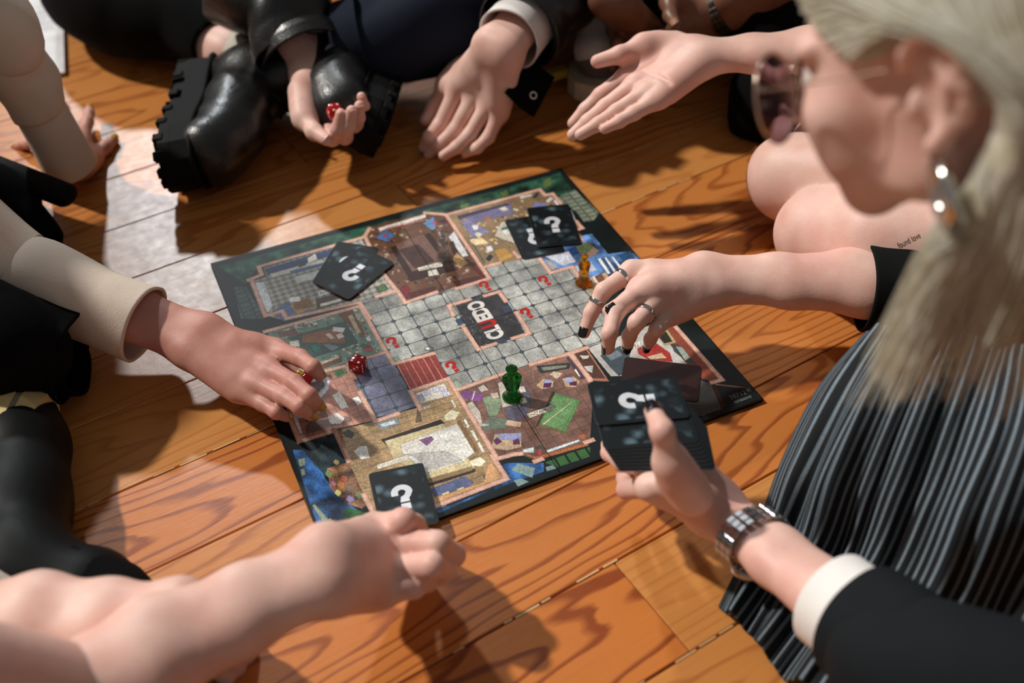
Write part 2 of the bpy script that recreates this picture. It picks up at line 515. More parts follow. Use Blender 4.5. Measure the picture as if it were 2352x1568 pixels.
((206,222,226),[(500,930),(577,932),(577,938),(499,938)]),
((180,96,50),[(449,913),(473,936),(590,948),(588,957),(489,948),(468,942)]),
((60,84,60),[(482,915),(496,911),(499,926),(485,930)]),
((190,60,70),[(481,921),(494,921),(488,938),(479,937)]),
((190,90,50),[(579,919),(598,924),(594,936),(580,933)]),
((64,80,88),[(739,724),(797,715),(804,749),(762,799),(746,801),(742,770)]),
((110,128,140),[(750,729),(785,725),(788,746),(753,750)]),
((182,40,34),[(828,740),(874,735),(889,784),(879,814),(832,782),(821,757)]),
((206,180,140),[(834,773),(872,776),(874,797),(838,785)]),
((60,70,66),[(907,761),(920,770),(925,845),(910,833),(900,784)]),
((150,170,160),[(912,771),(925,780),(923,819),(907,822)]),
((176,156,106),[(892,718),(925,712),(921,762),(890,758)]),
((44,40,32),[(893,729),(918,717),(914,754),(893,752)]),
((226,216,196),[(795,720),(846,720),(841,736),(796,738)]),
((120,70,56),[(909,882),(945,899),(938,905),(911,890)]),
((150,90,76),[(928,912),(993,958),(966,945),(926,918)]),
((70,26,22),[(920,911),(926,923),(913,982),(900,985)]),
((150,46,40),[(302,553),(395,555),(396,637),(302,642)]),
((208,112,92),[(302,553),(306,553),(306,642),(302,642)]),
((208,112,92),[(318,553),(321,553),(321,641),(318,641)]),
((208,112,92),[(333,554),(337,554),(337,640),(333,640)]),
((208,112,92),[(349,554),(352,554),(352,639),(349,639)]),
((208,112,92),[(364,554),(368,554),(368,639),(364,639)]),
((208,112,92),[(380,554),(383,554),(384,638),(380,638)]),
((96,90,88),[(379,528),(392,525),(403,536),(392,545),(381,539)]),
((206,214,204),[(381,528),(391,527),(393,537),(385,538)]),
((120,156,126),[(299,527),(316,526),(316,540),(302,542)]),
((120,156,126),[(398,665),(411,663),(413,677),(400,681)]),
((140,170,146),[(398,659),(411,660),(414,678),(399,683)]),
((122,150,96),[(56,796),(65,788),(71,796),(71,807),(60,810)]),
((196,110,150),[(58,826),(65,820),(70,826),(70,835),(62,837)]),
((196,120,60),[(69,836),(78,827),(85,835),(85,847),(74,850)]),
((206,196,110),[(59,853),(66,846),(72,853),(71,862),(63,864)]),
((150,130,180),[(75,878),(84,870),(91,878),(90,888),(80,891)]),
((110,140,80),[(95,876),(104,868),(111,876),(110,886),(100,889)]),
((120,100,86),[(83,851),(93,842),(100,851),(99,862),(88,865)]),
((176,86,50),[(80,823),(89,815),(96,823),(95,834),(85,837)]),
((160,140,90),[(81,774),(88,768),(94,774),(93,783),(85,785)]),
((132,146,120),[(17,736),(31,738),(27,758),(14,757)]),
((132,146,120),[(14,764),(22,765),(20,782),(11,783)]),
((132,146,120),[(8,864),(15,863),(28,911),(17,918)]),
((132,146,120),[(15,913),(32,909),(42,929),(18,943)]),
((120,150,150),[(410,948),(432,937),(459,964),(442,986)]),
((120,150,150),[(404,975),(420,976),(432,992),(405,994)]),
((120,150,150),[(479,971),(495,972),(499,984),(476,983)]),
((86,112,52),[(926,34),(953,27),(942,63),(912,69)]),
((86,112,52),[(794,33),(818,30),(812,57),(789,56)]),
((86,112,52),[(672,40),(697,42),(691,64),(668,58)]),
((52,66,88),[(546,418),(568,410),(568,428),(543,434)]),
((52,66,88),[(603,471),(623,469),(623,495),(599,496)]),
((52,66,88),[(483,467),(503,465),(501,487),(482,489)]),
((52,66,88),[(542,573),(566,578),(563,593),(543,587)])]
WALL=[[(544,413),(489,412),(485,449)],
[(583,416),(621,417),(621,456)],
[(627,506),(624,586),(581,585)],
[(491,499),(493,585),(537,584)],
[(342,305),(394,305),(383,202),(394,61),(384,64),(108,66),(107,101),(72,107)],
[(78,114),(74,257),(116,257),(118,289),(296,308),(301,374)],
[(394,61),(416,34)],
[(395,308),(397,357),(480,352)],
[(574,33),(622,65),(620,360),(531,361)],
[(624,66),(900,68),(901,99),(923,102),(923,154)],
[(924,242),(925,275),(904,276)],
[(627,313),(668,314)],
[(719,290),(721,314),(740,314)],
[(902,291),(900,322)],
[(768,342),(767,406),(827,407),(824,447)],
[(59,312),(293,321),(296,503),(204,502)],
[(296,503),(297,548),(394,553)],
[(139,505),(196,509),(201,555)],
[(197,603),(200,701),(252,700)],
[(34,609),(34,690),(112,692),(112,784)],
[(112,882),(116,947)],
[(302,708),(302,647),(393,644),(394,695)],
[(393,686),(521,682)],
[(582,682),(682,688),(724,688)],
[(682,688),(680,786)],
[(394,687),(397,908),(432,911),(448,916)],
[(466,948),(481,948)],
[(391,896),(393,965),(231,969)],
[(586,946),(602,946)],
[(674,686),(724,687)],
[(947,706),(950,910),(925,908)],
[(678,690),(683,782)]]
QM=[(321,479),(275,573),(417,614),(649,520),(741,429),(599,384)]
TILE=[(295,301),(394,310),(396,354),(497,359),(535,352),(624,363),(629,312),(775,332),(764,404),(825,404),(820,581),(807,677),(794,687),(722,686),(583,683),(400,686),(394,649),(394,561),(294,548),(294,503)]
CORR=[(204,499),(294,503),(294,548),(299,558),(300,694),(255,697),(198,690),(195,597),(199,533)]
# ------------------------------------------------------------------ printed picture of the game board (painted here pixel by pixel)
NT = 1400


def vnoise(n, cells, seed):
    r = np.random.default_rng(seed)
    g = r.random((cells + 2, cells + 2))
    t = np.linspace(0, cells, n, endpoint=False)
    i = t.astype(int); f = t - i; f = f * f * (3 - 2 * f)
    a = g[i][:, i] * (1 - f)[None, :] + g[i][:, i + 1] * f[None, :]
    c = g[i + 1][:, i] * (1 - f)[None, :] + g[i + 1][:, i + 1] * f[None, :]
    return a * (1 - f)[:, None] + c * f[:, None]


def paint_board():
    n = NT
    fb = sum(vnoise(n, c, 3 + c) * w for c, w in ((9, .4), (27, .3), (80, .2), (230, .1)))
    fine = vnoise(n, 420, 5); mid = vnoise(n, 60, 8); crs = vnoise(n, 22, 9)
    img = np.zeros((n, n, 3), np.float32)
    img[:] = np.array((13, 26, 27)) / 255
    img += ((fb - .5) * .10)[..., None] * np.array((.6, 1, .9))
    aa, bb = np.meshgrid(np.arange(n) / n * 1000, np.arange(n) / n * 1000)   # columns a, rows b

    def mask(poly, pad=0):
        p = np.array(poly, float)
        x0, x1 = max(0, int((p[:, 0].min()) * n / 1000) - 1), min(n, int(p[:, 0].max() * n / 1000) + 2)
        y0, y1 = max(0, int((p[:, 1].min()) * n / 1000) - 1), min(n, int(p[:, 1].max() * n / 1000) + 2)
        if x1 <= x0 or y1 <= y0: return None
        X, Y = aa[y0:y1, x0:x1], bb[y0:y1, x0:x1]
        ins = np.zeros(X.shape, bool)
        j = len(p) - 1
        for i in range(len(p)):
            (xi, yi), (xj, yj) = p[i], p[j]
            c = ((yi > Y) != (yj > Y)) & (X < (xj - xi) * (Y - yi) / (yj - yi + 1e-9) + xi)
            ins ^= c
            j = i
        return (slice(y0, y1), slice(x0, x1)), ins

    def fill(poly, col, amp=.12, nz=None, outline=False):
        r = mask(poly)
        if r is None: return
        s, k = r
        z = (fine if nz is None else nz)[s]
        c = np.array(col) / 255
        v = c[None, None] * (1 + (z - .5) * 2 * amp)[..., None]
        img[s][k] = v[k]
        if outline:
            e = k.copy(); e[1:-1, 1:-1] &= ~(k[:-2, 1:-1] & k[2:, 1:-1] & k[1:-1, :-2] & k[1:-1, 2:])
            img[s][e & k] *= .62

    def draw_room(col, style, poly):
        r = mask(poly)
        if r is None: return
        s, k = r
        c = np.array(col) / 255
        A, B = aa[s], bb[s]
        z = fb[s]
        if style == 'checker':
            ch = ((np.floor((A + B) / 18) + np.floor((A - B) / 18)) % 2)
            v = np.where(ch[..., None] > 0, c * .98, c * .70) * (1 + (z - .5) * .35)[..., None]
        elif style == 'tile':
            g = ((A % 22 < 1.3) | ((B + 11 * (np.floor(A / 22) % 2)) % 22 < 1.3))
            cell = np.sin(np.floor(A / 22) * 12.9 + np.floor(B / 22) * 78.2) * .5
            v = c * (1 + (z - .5) * .7 + cell * .16)[..., None] * np.where(g, .72, 1.0)[..., None]
        elif style == 'plank':
            g = (B % 17 < 1.2)
            cell = np.sin(np.floor(B / 17) * 12.9 + np.floor(A / 90) * 8.2) * .5
            v = c * (1 + (fine[s] - .5) * .25 + cell * .22)[..., None] * np.where(g, .7, 1.0)[..., None]
        elif style == 'stone':
            g = ((A % 26 < 3) | ((B + 13 * (np.floor(A / 26) % 2)) % 18 < 3))
            v = c * (1 + (z - .5) * .9)[..., None] * np.where(g, .45, 1.0)[..., None]
        elif style == 'stripe':
            v = c * np.where((A % 24) < 5, .3, 1.0)[..., None] * (1 + (z - .5) * .4)[..., None]
        elif style in ('leaf', 'marble', 'water'):
            q = np.clip((mid[s] * .6 + crs[s] * .7 + fine[s] * .3 - .55) * 2.2, -.8, 1.6)
            v = c * (1 + q * (.35 if style == 'marble' else .9))[..., None]
            if style == 'marble':
                v = v + (np.abs(fb[s] - .5) < .006)[..., None] * .28
        else:
            v = c * (1 + (z - .5) * .5)[..., None]
        img[s][k] = v[k]
        if style.startswith('clutter'):
            pal = {'red': [(70, 36, 32), (150, 104, 86), (120, 60, 50), (56, 40, 44), (176, 150, 128), (90, 92, 104)],
                   'tan': [(88, 66, 50), (196, 168, 120), (120, 104, 120), (160, 120, 66), (206, 196, 176)],
                   'green': [(70, 100, 86), (176, 160, 130), (120, 84, 56), (196, 196, 180), (150, 164, 150)]}[style[8:]]
            rr = np.random.default_rng(len(poly) * 7 + col[0])
            p = np.array(poly)
            lo, hi = p.min(0), p.max(0)
            ii = np.argwhere(k)
            for t in range(260):
                yy, xx = ii[rr.integers(len(ii))]
                cx, cy = A[yy, xx], B[yy, xx]
                if k[min(yy + 14, k.shape[0] - 1), xx] and k[max(yy - 14, 0), xx] and k[yy, min(xx + 14, k.shape[1] - 1)] and k[yy, max(xx - 14, 0)]:
                    an = rr.uniform(0, 3.14); w, h = rr.uniform(1.5, 7), rr.uniform(1.5, 5)
                    q = [(cx + math.cos(an) * a_ * w - math.sin(an) * b_ * h, cy + math.sin(an) * a_ * w + math.cos(an) * b_ * h) for a_, b_ in ((-1, -1), (1, -1), (1, 1), (-1, 1))]
                    fill(q, pal[rr.integers(len(pal))], .3)
    for q in ROOM:
        if q[1] != 'marble': draw_room(*q)
    # hall paved with clipped square tiles
    PA, PB, A0, B0 = 46.6, 45.6, 441.0, 636.0
    for poly, base in ((TILE, (150, 152, 146)), (CORR, (104, 106, 132))):
        s, k = mask(poly)
        A, B = (aa[s] - A0) / PA, (bb[s] - B0) / PB
        fa, fbb = np.abs(A - np.round(A)), np.abs(B - np.round(B))
        line = (fa < .022) | (fbb < .022)
        dot = (fa + fbb) < .17
        cell = np.sin(np.floor(A) * 12.9898 + np.floor(B) * 78.233) * .5
        edge = np.minimum(fa, fbb)
        v = np.array(base)[None, None] / 255 * (1 + (fb[s] - .5) * 1.0 + (fine[s] - .5) * .18 + cell * .10)[..., None]
        v = np.where(dot[..., None], np.array((60, 74, 84)) / 255, v)
        v = np.where(line[..., None] & ~dot[..., None], np.array((52, 54, 56)) / 255, v)
        img[s][k] = v[k]
    for q in ROOM:
        if q[1] == 'marble': draw_room(*q)
    for col, poly in ART:
        fill(poly, col, .22, fb * .5 + fine * .5, True)
    # walls of the house plan
    def stroke(pl, w, col):
        for (x0, y0), (x1, y1) in zip(pl[:-1], pl[1:]):
            d = np.array((x1 - x0, y1 - y0), float); L = np.linalg.norm(d) + 1e-6; d /= L; q = np.array((-d[1], d[0])) * w
            e = d * w * .95
            fill([(x0 - e[0] + q[0], y0 - e[1] + q[1]), (x1 + e[0] + q[0], y1 + e[1] + q[1]), (x1 + e[0] - q[0], y1 + e[1] - q[1]), (x0 - e[0] - q[0], y0 - e[1] - q[1])], col, .07)
    for pl in WALL: stroke(pl, 6.2, (150, 100, 80))
    for pl in WALL: stroke(pl, 5.2, (214, 158, 134))
    for pl in WALL: stroke(pl, 1.6, (226, 176, 154))
    # dark rim of the print
    rim = np.minimum(np.minimum(aa, 1000 - aa), np.minimum(bb, 1000 - bb))
    img *= np.clip(rim / 6, .55, 1)[..., None]
    lum = img @ np.array((.3, .59, .11), np.float32)
    img = lum[..., None] + (img - lum[..., None]) * .80
    img = np.clip(img * (1 + ((fine - .5) * .10 + (mid - .5) * .14)[..., None]), 0, 1)
    im = bpy.data.images.new('board_print', n, n)
    px = np.ones((n, n, 4), np.float32); px[..., :3] = img
    im.pixels.foreach_set(px.ravel()); im.update(); im.pack()
    return im


BI = paint_board()
m, nt, bs = mat_new('board_print')
t = nt.nodes.new('ShaderNodeTexImage'); t.image = BI; t.extension = 'EXTEND'
uvn = nt.nodes.new('ShaderNodeUVMap'); nt.links.new(uvn.outputs[0], t.inputs[0])
nt.links.new(t.outputs[0], bs.inputs['Base Color'])
bs.inputs['Roughness'].default_value = 0.5; bs.inputs['Specular IOR Level'].default_value = .22
bump(nt, noise(nt, 900, 2, objco(nt)), 0.12, 0.0006, bs)
BMAT = m
BEDGE = plain('board_edge_black', (14, 18, 19), 0.55)
BS = 0.4963
BTH = 0.0042
byaw = math.radians(24.0)
BA = np.array([math.cos(byaw), math.sin(byaw), 0]); BB = np.array([math.sin(byaw), -math.cos(byaw), 0])
BO = np.array([-0.3808, 1.0587, 0.0])


def bpt(a, b, z=0.0):
    """a, b in thousandths of the board side"""
    p = BO + BA * (BS * a / 1000) + BB * (BS * b / 1000)
    return np.array([p[0], p[1], BTH + 0.0006 + z])


board = empty('game_board', tuple(BO))
board.rotation_euler = (0, 0, byaw)
tag(board, 'open folding board of a mansion detective game lying on the plank floor', 'game board')
G = 0.00035
for ia in (0, 1):
    for ib in (0, 1):
        a0, a1, b0, b1 = ia * .5, ia * .5 + .5, ib * .5, ib * .5 + .5
        V = []; uv = []
        bm = bmesh.new(); ul = bm.loops.layers.uv.new('UVMap')
        x0, x1, y0, y1 = a0 * BS + G * ia, a1 * BS - G * (1 - ia), -b1 * BS + G * (1 - ib), -b0 * BS - G * ib
        lift = lambda x, y: 0.0006 + (0.004 * max(0, 1 - math.hypot(x, y + .62 * BS) / .2) if (ia, ib) == (0, 1) else 0)
        NSEG = 8
        grid = [[[bm.verts.new((x0 + (x1 - x0) * i / NSEG, y0 + (y1 - y0) * j / NSEG, z + lift(x0 + (x1 - x0) * i / NSEG, y0 + (y1 - y0) * j / NSEG))) for j in range(NSEG + 1)] for i in range(NSEG + 1)] for z in (0, BTH)]
        for i in range(NSEG):
            for j in range(NSEG):
                f = bm.faces.new([grid[1][i][j], grid[1][i + 1][j], grid[1][i + 1][j + 1], grid[1][i][j + 1]])
                for l in f.loops: l[ul].uv = (l.vert.co.x / BS, -l.vert.co.y / BS)
                f2 = bm.faces.new([grid[0][i][j], grid[0][i][j + 1], grid[0][i + 1][j + 1], grid[0][i + 1][j]]); f2.material_index = 1
        for i in range(NSEG):
            for a_, b_ in ((((i, 0), (i + 1, 0))), ((i + 1, NSEG), (i, NSEG)), ((0, i + 1), (0, i)), ((NSEG, i), (NSEG, i + 1))):
                f = bm.faces.new([grid[0][a_[0]][a_[1]], grid[0][b_[0]][b_[1]], grid[1][b_[0]][b_[1]], grid[1][a_[0]][a_[1]]]); f.material_index = 1
        o = link('board_panel', bm_mesh('board_panel', bm), [BMAT, BEDGE], board)


def text_mesh(s, size, ext=0.0, bold=0.0, name='lettering', space=1.0):
    c = bpy.data.curves.new(name, 'FONT')
    c.body = s; c.size = size; c.align_x = 'CENTER'; c.align_y = 'CENTER'; c.extrude = ext; c.offset = bold; c.space_character = space
    o = bpy.data.objects.new('tmp', c); COL.objects.link(o)
    dg = bpy.context.evaluated_depsgraph_get()
    me = bpy.data.meshes.new_from_object(o.evaluated_get(dg)); me.name = name
    bpy.data.objects.remove(o); bpy.data.curves.remove(c)
    return me


def board_text(s, a, b, size, mat, up, name='lettering', bold=0.0, z=0.0002, sx=1.0, space=1.0):
    """up: direction (da, db) in which the letter tops point"""
    me = text_mesh(s, size, 0.0, bold, name, space)
    o = link(name, me, mat, board)
    ux, uy = nrm((up[0], -up[1]))
    o.rotation_euler = (0, 0, math.atan2(uy, ux) - math.pi / 2)
    o.scale = (sx, 1, 1)
    o.location = (a / 1000 * BS, -b / 1000 * BS, BTH + 0.0006 + z)
    return o


RED = plain('printed_red', (176, 26, 18), .5, spec=.2)
WHT = plain('printed_white', (214, 210, 204), 0.5)
INK = plain('printed_ink', (70, 60, 54), 0.5)
GRY = plain('printed_grey', (120, 130, 132), 0.5)


def qmark_mesh(h, name='question_mark'):
    """blocky question mark: a U bow turned over, a short stem and a square dot"""
    bm = bmesh.new()
    w = h * .27
    R, r = h * .30, h * .30 - w * .72
    pts_o, pts_i = [], []
    N = 16
    cy = h * .20
    ring = []
    for k in range(N + 1):
        t = math.pi - math.pi * k / N
        ring.append(((math.cos(t) * R, cy + math.sin(t) * R), (math.cos(t) * r, cy + math.sin(t) * r)))
    ring.insert(0, ((-R, cy - h * .10), (-r, cy - h * .10)))
    ring.append(((R, cy - h * .02), (r, cy - h * .02)))
    ring.append(((R * .72, cy - h * .20), (r * .45, cy - h * .12)))
    ring.append(((w * .62, cy - h * .25), (-w * .2, cy - h * .17)))
    ring.append(((w * .62, cy - h * .38), (-w * .35, cy - h * .38)))
    vs = [(bm.verts.new((a[0], a[1], 0)), bm.verts.new((b_[0], b_[1], 0))) for a, b_ in ring]
    for p, q in zip(vs[:-1], vs[1:]): bm.faces.new([p[0], q[0], q[1], p[1]])
    d = cy - h * .44
    bm.faces.new([bm.verts.new((x, y, 0)) for x, y in ((-w * .35, d), (w * .62, d), (w * .62, d - h * .22), (-w * .35, d - h * .22))])
    me = bm_mesh(name, bm)
    for p in me.polygons:
        if p.normal.z < 0: p.flip()
    return me


QM_B = qmark_mesh(.0215)
for (a, b_) in QM:
    o = link('question_mark', QM_B, RED, board)
    o.rotation_euler = (0, 0, math.radians(9)); o.location = (a / 1000 * BS, -b_ / 1000 * BS, BTH + .0008)
# big word in the middle of the board, reading away from the camera
word = [('C', 557, WHT), ('L', 536, WHT), ('U', 514, RED), ('E', 492, WHT), ('D', 468, WHT), ('O', 442, WHT)]
for ch, b_, mt in word:
    board_text(ch, 551, b_, .0262, mt, (-1, 0), 'title_letter', .0014, sx=.74)
for s, a, b_, up, L in [('БИЛЬЯРДНАЯ', 539, 825, (0, 1), 66), ('СТОЛОВАЯ', 502, 254, (0, 1), 62), ('СПАЛЬНЯ', 195, 825, (0, 1), 66), ('ВАННАЯ КОМНАТА', 148, 614, (1, 0), 58), ('ГАРАЖ', 819, 729, (0, 1), 46), ('КУХНЯ', 235, 233, (0, 1), 46)]:
    board_text(s, a, b_, .0062, INK, up, 'room_name', sx=.8)
board_text('38712', 955, 966, .0085, GRY, (0, -1), 'print_number')
def tiny_print(a, b_, w, h, rows):
    """lines of print far too small to read: broken dashes"""
    bm = bmesh.new()
    for r in range(rows):
        x = -w / 2
        while x < w / 2:
            l = RNG.uniform(.0006, .0018)
            box(bm, (x + l / 2, -r * h * 1.6, 0), (l, h * RNG.uniform(.6, 1), .0001)); x += l + RNG.uniform(.0003, .0007)
    o = link('tiny_print', bm_mesh('tiny_print', bm), GRY, board); o['kind'] = 'stuff'
    o.location = (a / 1000 * BS, -b_ / 1000 * BS, BTH + .0008)
tiny_print(958, 980, .022, .0012, 2)
tiny_print(197, 978, .055, .0015, 1)
bm = bmesh.new(); [box(bm, c_, s_) for c_, s_ in (((0, .0022, 0), (.0052, .0005, .0001)), ((0, -.0022, 0), (.0052, .0005, .0001)), ((.0024, 0, 0), (.0005, .005, .0001)), ((-.0024, 0, 0), (.0005, .005, .0001)), ((0, 0, 0), (.0026, .0026, .0001)))]
o = link('print_emblem', bm_mesh('print_emblem', bm), GRY, board); o.location = (.985 * BS, -.963 * BS, BTH + .0008)
# ------------------------------------------------------------------ bodies: distance fields turned into one surface
def smin(a, b, k):
    if k <= 0: return np.minimum(a, b)
    h = np.maximum(k - np.abs(a - b), 0) / k
    return np.minimum(a, b) - h * h * k * .25


def cap(P, a, b, ra, rb, fl=None):
    a = np.asarray(a, np.float32); b = np.asarray(b, np.float32)
    ab = b - a
    q = P - a
    t = np.clip((q @ ab) / (ab @ ab + 1e-12), 0, 1)
    q = q - t[..., None] * ab
    if fl is not None:                       # flattened along a direction: fl = (dir, factor)
        n = np.asarray(fl[0], np.float32)
        h = q @ n
        q = q + (h * (fl[1] - 1))[..., None] * n
    return np.sqrt((q * q).sum(-1)) - (ra + (rb - ra) * t)


def ell(P, c, R, A):
    """ellipsoid; A rows = axes, R radii"""
    q = (P - np.asarray(c, np.float32)) @ np.asarray(A, np.float32).T
    R = np.asarray(R, np.float32)
    k0 = np.sqrt(((q / R) ** 2).sum(-1)); k1 = np.sqrt(((q / (R * R)) ** 2).sum(-1))
    return k0 * (k0 - 1) / (k1 + 1e-9)


def own(o, parent):
    """keeps a mesh built in world coordinates where it is under its person's empty"""
    if o.parent is not None and o.parent.type == 'EMPTY': o.matrix_parent_inverse = Matrix.Translation(-o.parent.location)
    return o


class Field:
    """groups of tapered capsules; the first group is the base that every later group grows out of"""
    def __init__(self):
        self.groups = []

    def group(self, k=.01, join=.008):
        g = {'k': k, 'join': join, 'p': []}
        self.groups.append(g)
        self.cur = g
        return self

    def cap(self, a, b, ra, rb, fl=None):
        self.cur['p'].append(('c', np.array(a, float), np.array(b, float), ra, rb, fl))

    def chain(self, pts, rad, fl=None):
        for i in range(len(pts) - 1): self.cap(pts[i], pts[i + 1], rad[i], rad[i + 1], fl)

    def ell(self, c, R, A=np.eye(3)):
        self.cur['p'].append(('e', np.array(c, float), np.array(R, float), np.array(A, float)))

    def dent(self, a, b, r, k=.006):
        self.cur.setdefault('d', []).append((np.array(a, float), np.array(b, float), r, k))

    def bounds(self, g):
        lo, hi = [], []
        for p in g['p']:
            if p[0] == 'c':
                r = max(p[3], p[4]); lo.append(np.minimum(p[1], p[2]) - r); hi.append(np.maximum(p[1], p[2]) + r)
            else:
                r = p[2].max(); lo.append(p[1] - r); hi.append(p[1] + r)
        return np.min(lo, 0), np.max(hi, 0)

    def mesh(self, vox, disp=None):
        B = [self.bounds(g) for g in self.groups]
        lo = np.min([b[0] for b in B], 0) - 3 * vox; hi = np.max([b[1] for b in B], 0) + 3 * vox
        dim = np.ceil((hi - lo) / vox).astype(int) + 1
        D = np.full(dim, .05, np.float32)
        base = None

        def evalg(g, sl):
            ax = [lo[i] + vox * np.arange(sl[i].start, sl[i].stop) for i in range(3)]
            E = np.full([s.stop - s.start for s in sl], .05, np.float32)
            for p in g['p']:
                pad = g['k'] + 4 * vox
                if p[0] == 'c':
                    r = max(p[3], p[4]); l, h = np.minimum(p[1], p[2]) - r - pad, np.maximum(p[1], p[2]) + r + pad
                else:
                    r = p[2].max(); l, h = p[1] - r - pad, p[1] + r + pad
                ix = [slice(max(0, int((l[i] - ax[i][0]) / vox)), min(E.shape[i], int((h[i] - ax[i][0]) / vox) + 2)) for i in range(3)]
                if any(s.stop <= s.start for s in ix): continue
                P = np.stack(np.meshgrid(*[ax[i][ix[i]] for i in range(3)], indexing='ij'), -1).astype(np.float32)
                d = cap(P, p[1], p[2], p[3], p[4], p[5]) if p[0] == 'c' else ell(P, p[1], p[2], p[3])
                E[tuple(ix)] = smin(E[tuple(ix)], d, g['k'])
            for (a, b, r, k) in g.get('d', []):
                pad = k + 3 * vox + r
                l, h = np.minimum(a, b) - pad, np.maximum(a, b) + pad
                ix = [slice(max(0, int((l[i] - ax[i][0]) / vox)), min(E.shape[i], int((h[i] - ax[i][0]) / vox) + 2)) for i in range(3)]
                if any(s.stop <= s.start for s in ix): continue
                P = np.stack(np.meshgrid(*[ax[i][ix[i]] for i in range(3)], indexing='ij'), -1).astype(np.float32)
                d = cap(P, a, b, r, r)
                E[tuple(ix)] = -smin(-E[tuple(ix)], d, k)
            return E
        full = tuple(slice(0, int(n)) for n in dim)
        for gi, g in enumerate(self.groups):
            if gi == 0:
                base = evalg(g, full); D = base.copy(); continue
            l, h = B[gi]
            pad = g['join'] + 4 * vox
            sl = tuple(slice(max(0, int((l[i] - pad - lo[i]) / vox)), min(int(dim[i]), int((h[i] + pad - lo[i]) / vox) + 2)) for i in range(3))
            E = evalg(g, sl)
            D[sl] = np.minimum(D[sl], smin(base[sl], E, g['join']))
        V, F = nets(D, lo, vox)
        return V, F


CORN = np.array([(0, 0, 0), (1, 0, 0), (0, 1, 0), (1, 1, 0), (0, 0, 1), (1, 0, 1), (0, 1, 1), (1, 1, 1)])
EDG = [(0, 1), (2, 3), (4, 5), (6, 7), (0, 2), (1, 3), (4, 6), (5, 7), (0, 4), (1, 5), (2, 6), (3, 7)]


def nets(D, lo, vox):
    S = D < 0
    n = np.array(D.shape)
    cnt = np.zeros(n - 1, np.int8)
    for c in CORN: cnt += S[c[0]:n[0] - 1 + c[0], c[1]:n[1] - 1 + c[1], c[2]:n[2] - 1 + c[2]]
    act = (cnt > 0) & (cnt < 8)
    I = np.argwhere(act)
    idx = np.full(n - 1, -1, np.int32); idx[act] = np.arange(len(I))
    val = np.stack([D[I[:, 0] + c[0], I[:, 1] + c[1], I[:, 2] + c[2]] for c in CORN], 1)
    acc = np.zeros((len(I), 3)); num = np.zeros(len(I))
    for a, b in EDG:
        m = (val[:, a] < 0) != (val[:, b] < 0)
        t = np.where(m, val[:, a] / (val[:, a] - val[:, b] + 1e-20), 0)
        p = CORN[a] + t[:, None] * (CORN[b] - CORN[a])
        acc += p * m[:, None]; num += m
    V = lo + vox * (I + acc / num[:, None])
    Q = []
    for ax in range(3):
        u, v = [(1, 2), (2, 0), (0, 1)][ax]
        a = [slice(None)] * 3; b = [slice(None)] * 3
        a[ax] = slice(0, n[ax] - 1); b[ax] = slice(1, n[ax])
        for w in (u, v):
            a[w] = slice(1, n[w] - 1); b[w] = slice(1, n[w] - 1)
        s0, s1 = S[tuple(a)], S[tuple(b)]
        for flip, m in ((False, s0 & ~s1), (True, ~s0 & s1)):
            J = np.argwhere(m)
            if len(J) == 0: continue
            c = J.copy(); c[:, u] += 1; c[:, v] += 1
            q = []
            for du, dv in ((-1, -1), (0, -1), (0, 0), (-1, 0)):
                e = c.copy(); e[:, u] += du; e[:, v] += dv
                q.append(idx[e[:, 0], e[:, 1], e[:, 2]])
            q = np.stack(q, 1)
            Q.append(q[:, ::-1] if flip else q)
    return V, np.concatenate(Q)


def skin_material(name, base, red, rough=.5):
    m, nt, b = mat_new(name)
    co = objco(nt)
    n1 = noise(nt, 28, 4, co, .6); n2 = noise(nt, 7, 2, co)
    f = mth(nt, 'ADD', mth(nt, 'MULTIPLY', n1, .55), mth(nt, 'MULTIPLY', n2, .45))
    nt.links.new(ramp(nt, f, [(.36, lin(base)), (.66, lin(red))]), b.inputs['Base Color'])
    b.inputs['Roughness'].default_value = rough
    b.inputs['Specular IOR Level'].default_value = .4
    b.inputs['Subsurface Weight'].default_value = .25
    b.inputs['Subsurface Radius'].default_value = (.010, .004, .002)
    b.inputs['Subsurface Scale'].default_value = .6
    h = mth(nt, 'ADD', noise(nt, 260, 3, co, .6), mth(nt, 'MULTIPLY', noise(nt, 900, 2, co), .5))
    bump(nt, h, .16, .0010, b)
    return m


SKIN_PALE = skin_material('skin_pale', (228, 192, 178), (216, 164, 150))
SKIN_ROSE = skin_material('skin_rose', (200, 148, 132), (178, 118, 106))
SKIN_DARK = skin_material('skin_dark', (128, 88, 68), (98, 62, 46), .42)

REP = []


def bone(prev, px, L, toward):
    """point on the line of sight through px at distance L from prev"""
    d = ray(*px); d = d / np.linalg.norm(d)
    o = CAM - prev
    bq = o @ d; c = o @ o - L * L
    disc = bq * bq - c
    if disc < 0:
        t = -bq
    else:
        s = math.sqrt(disc); t = -bq - s if toward else -bq + s
    return CAM + d * t


BONES = {'index': (.044, .025, .021), 'middle': (.048, .029, .022), 'ring': (.044, .027, .021), 'pinky': (.035, .021, .019)}
FR = {'index': (.0108, .0092, .0080, .0066), 'middle': (.0110, .0094, .0082, .0068), 'ring': (.0106, .0088, .0077, .0064), 'pinky': (.0096, .0078, .0068, .0056)}


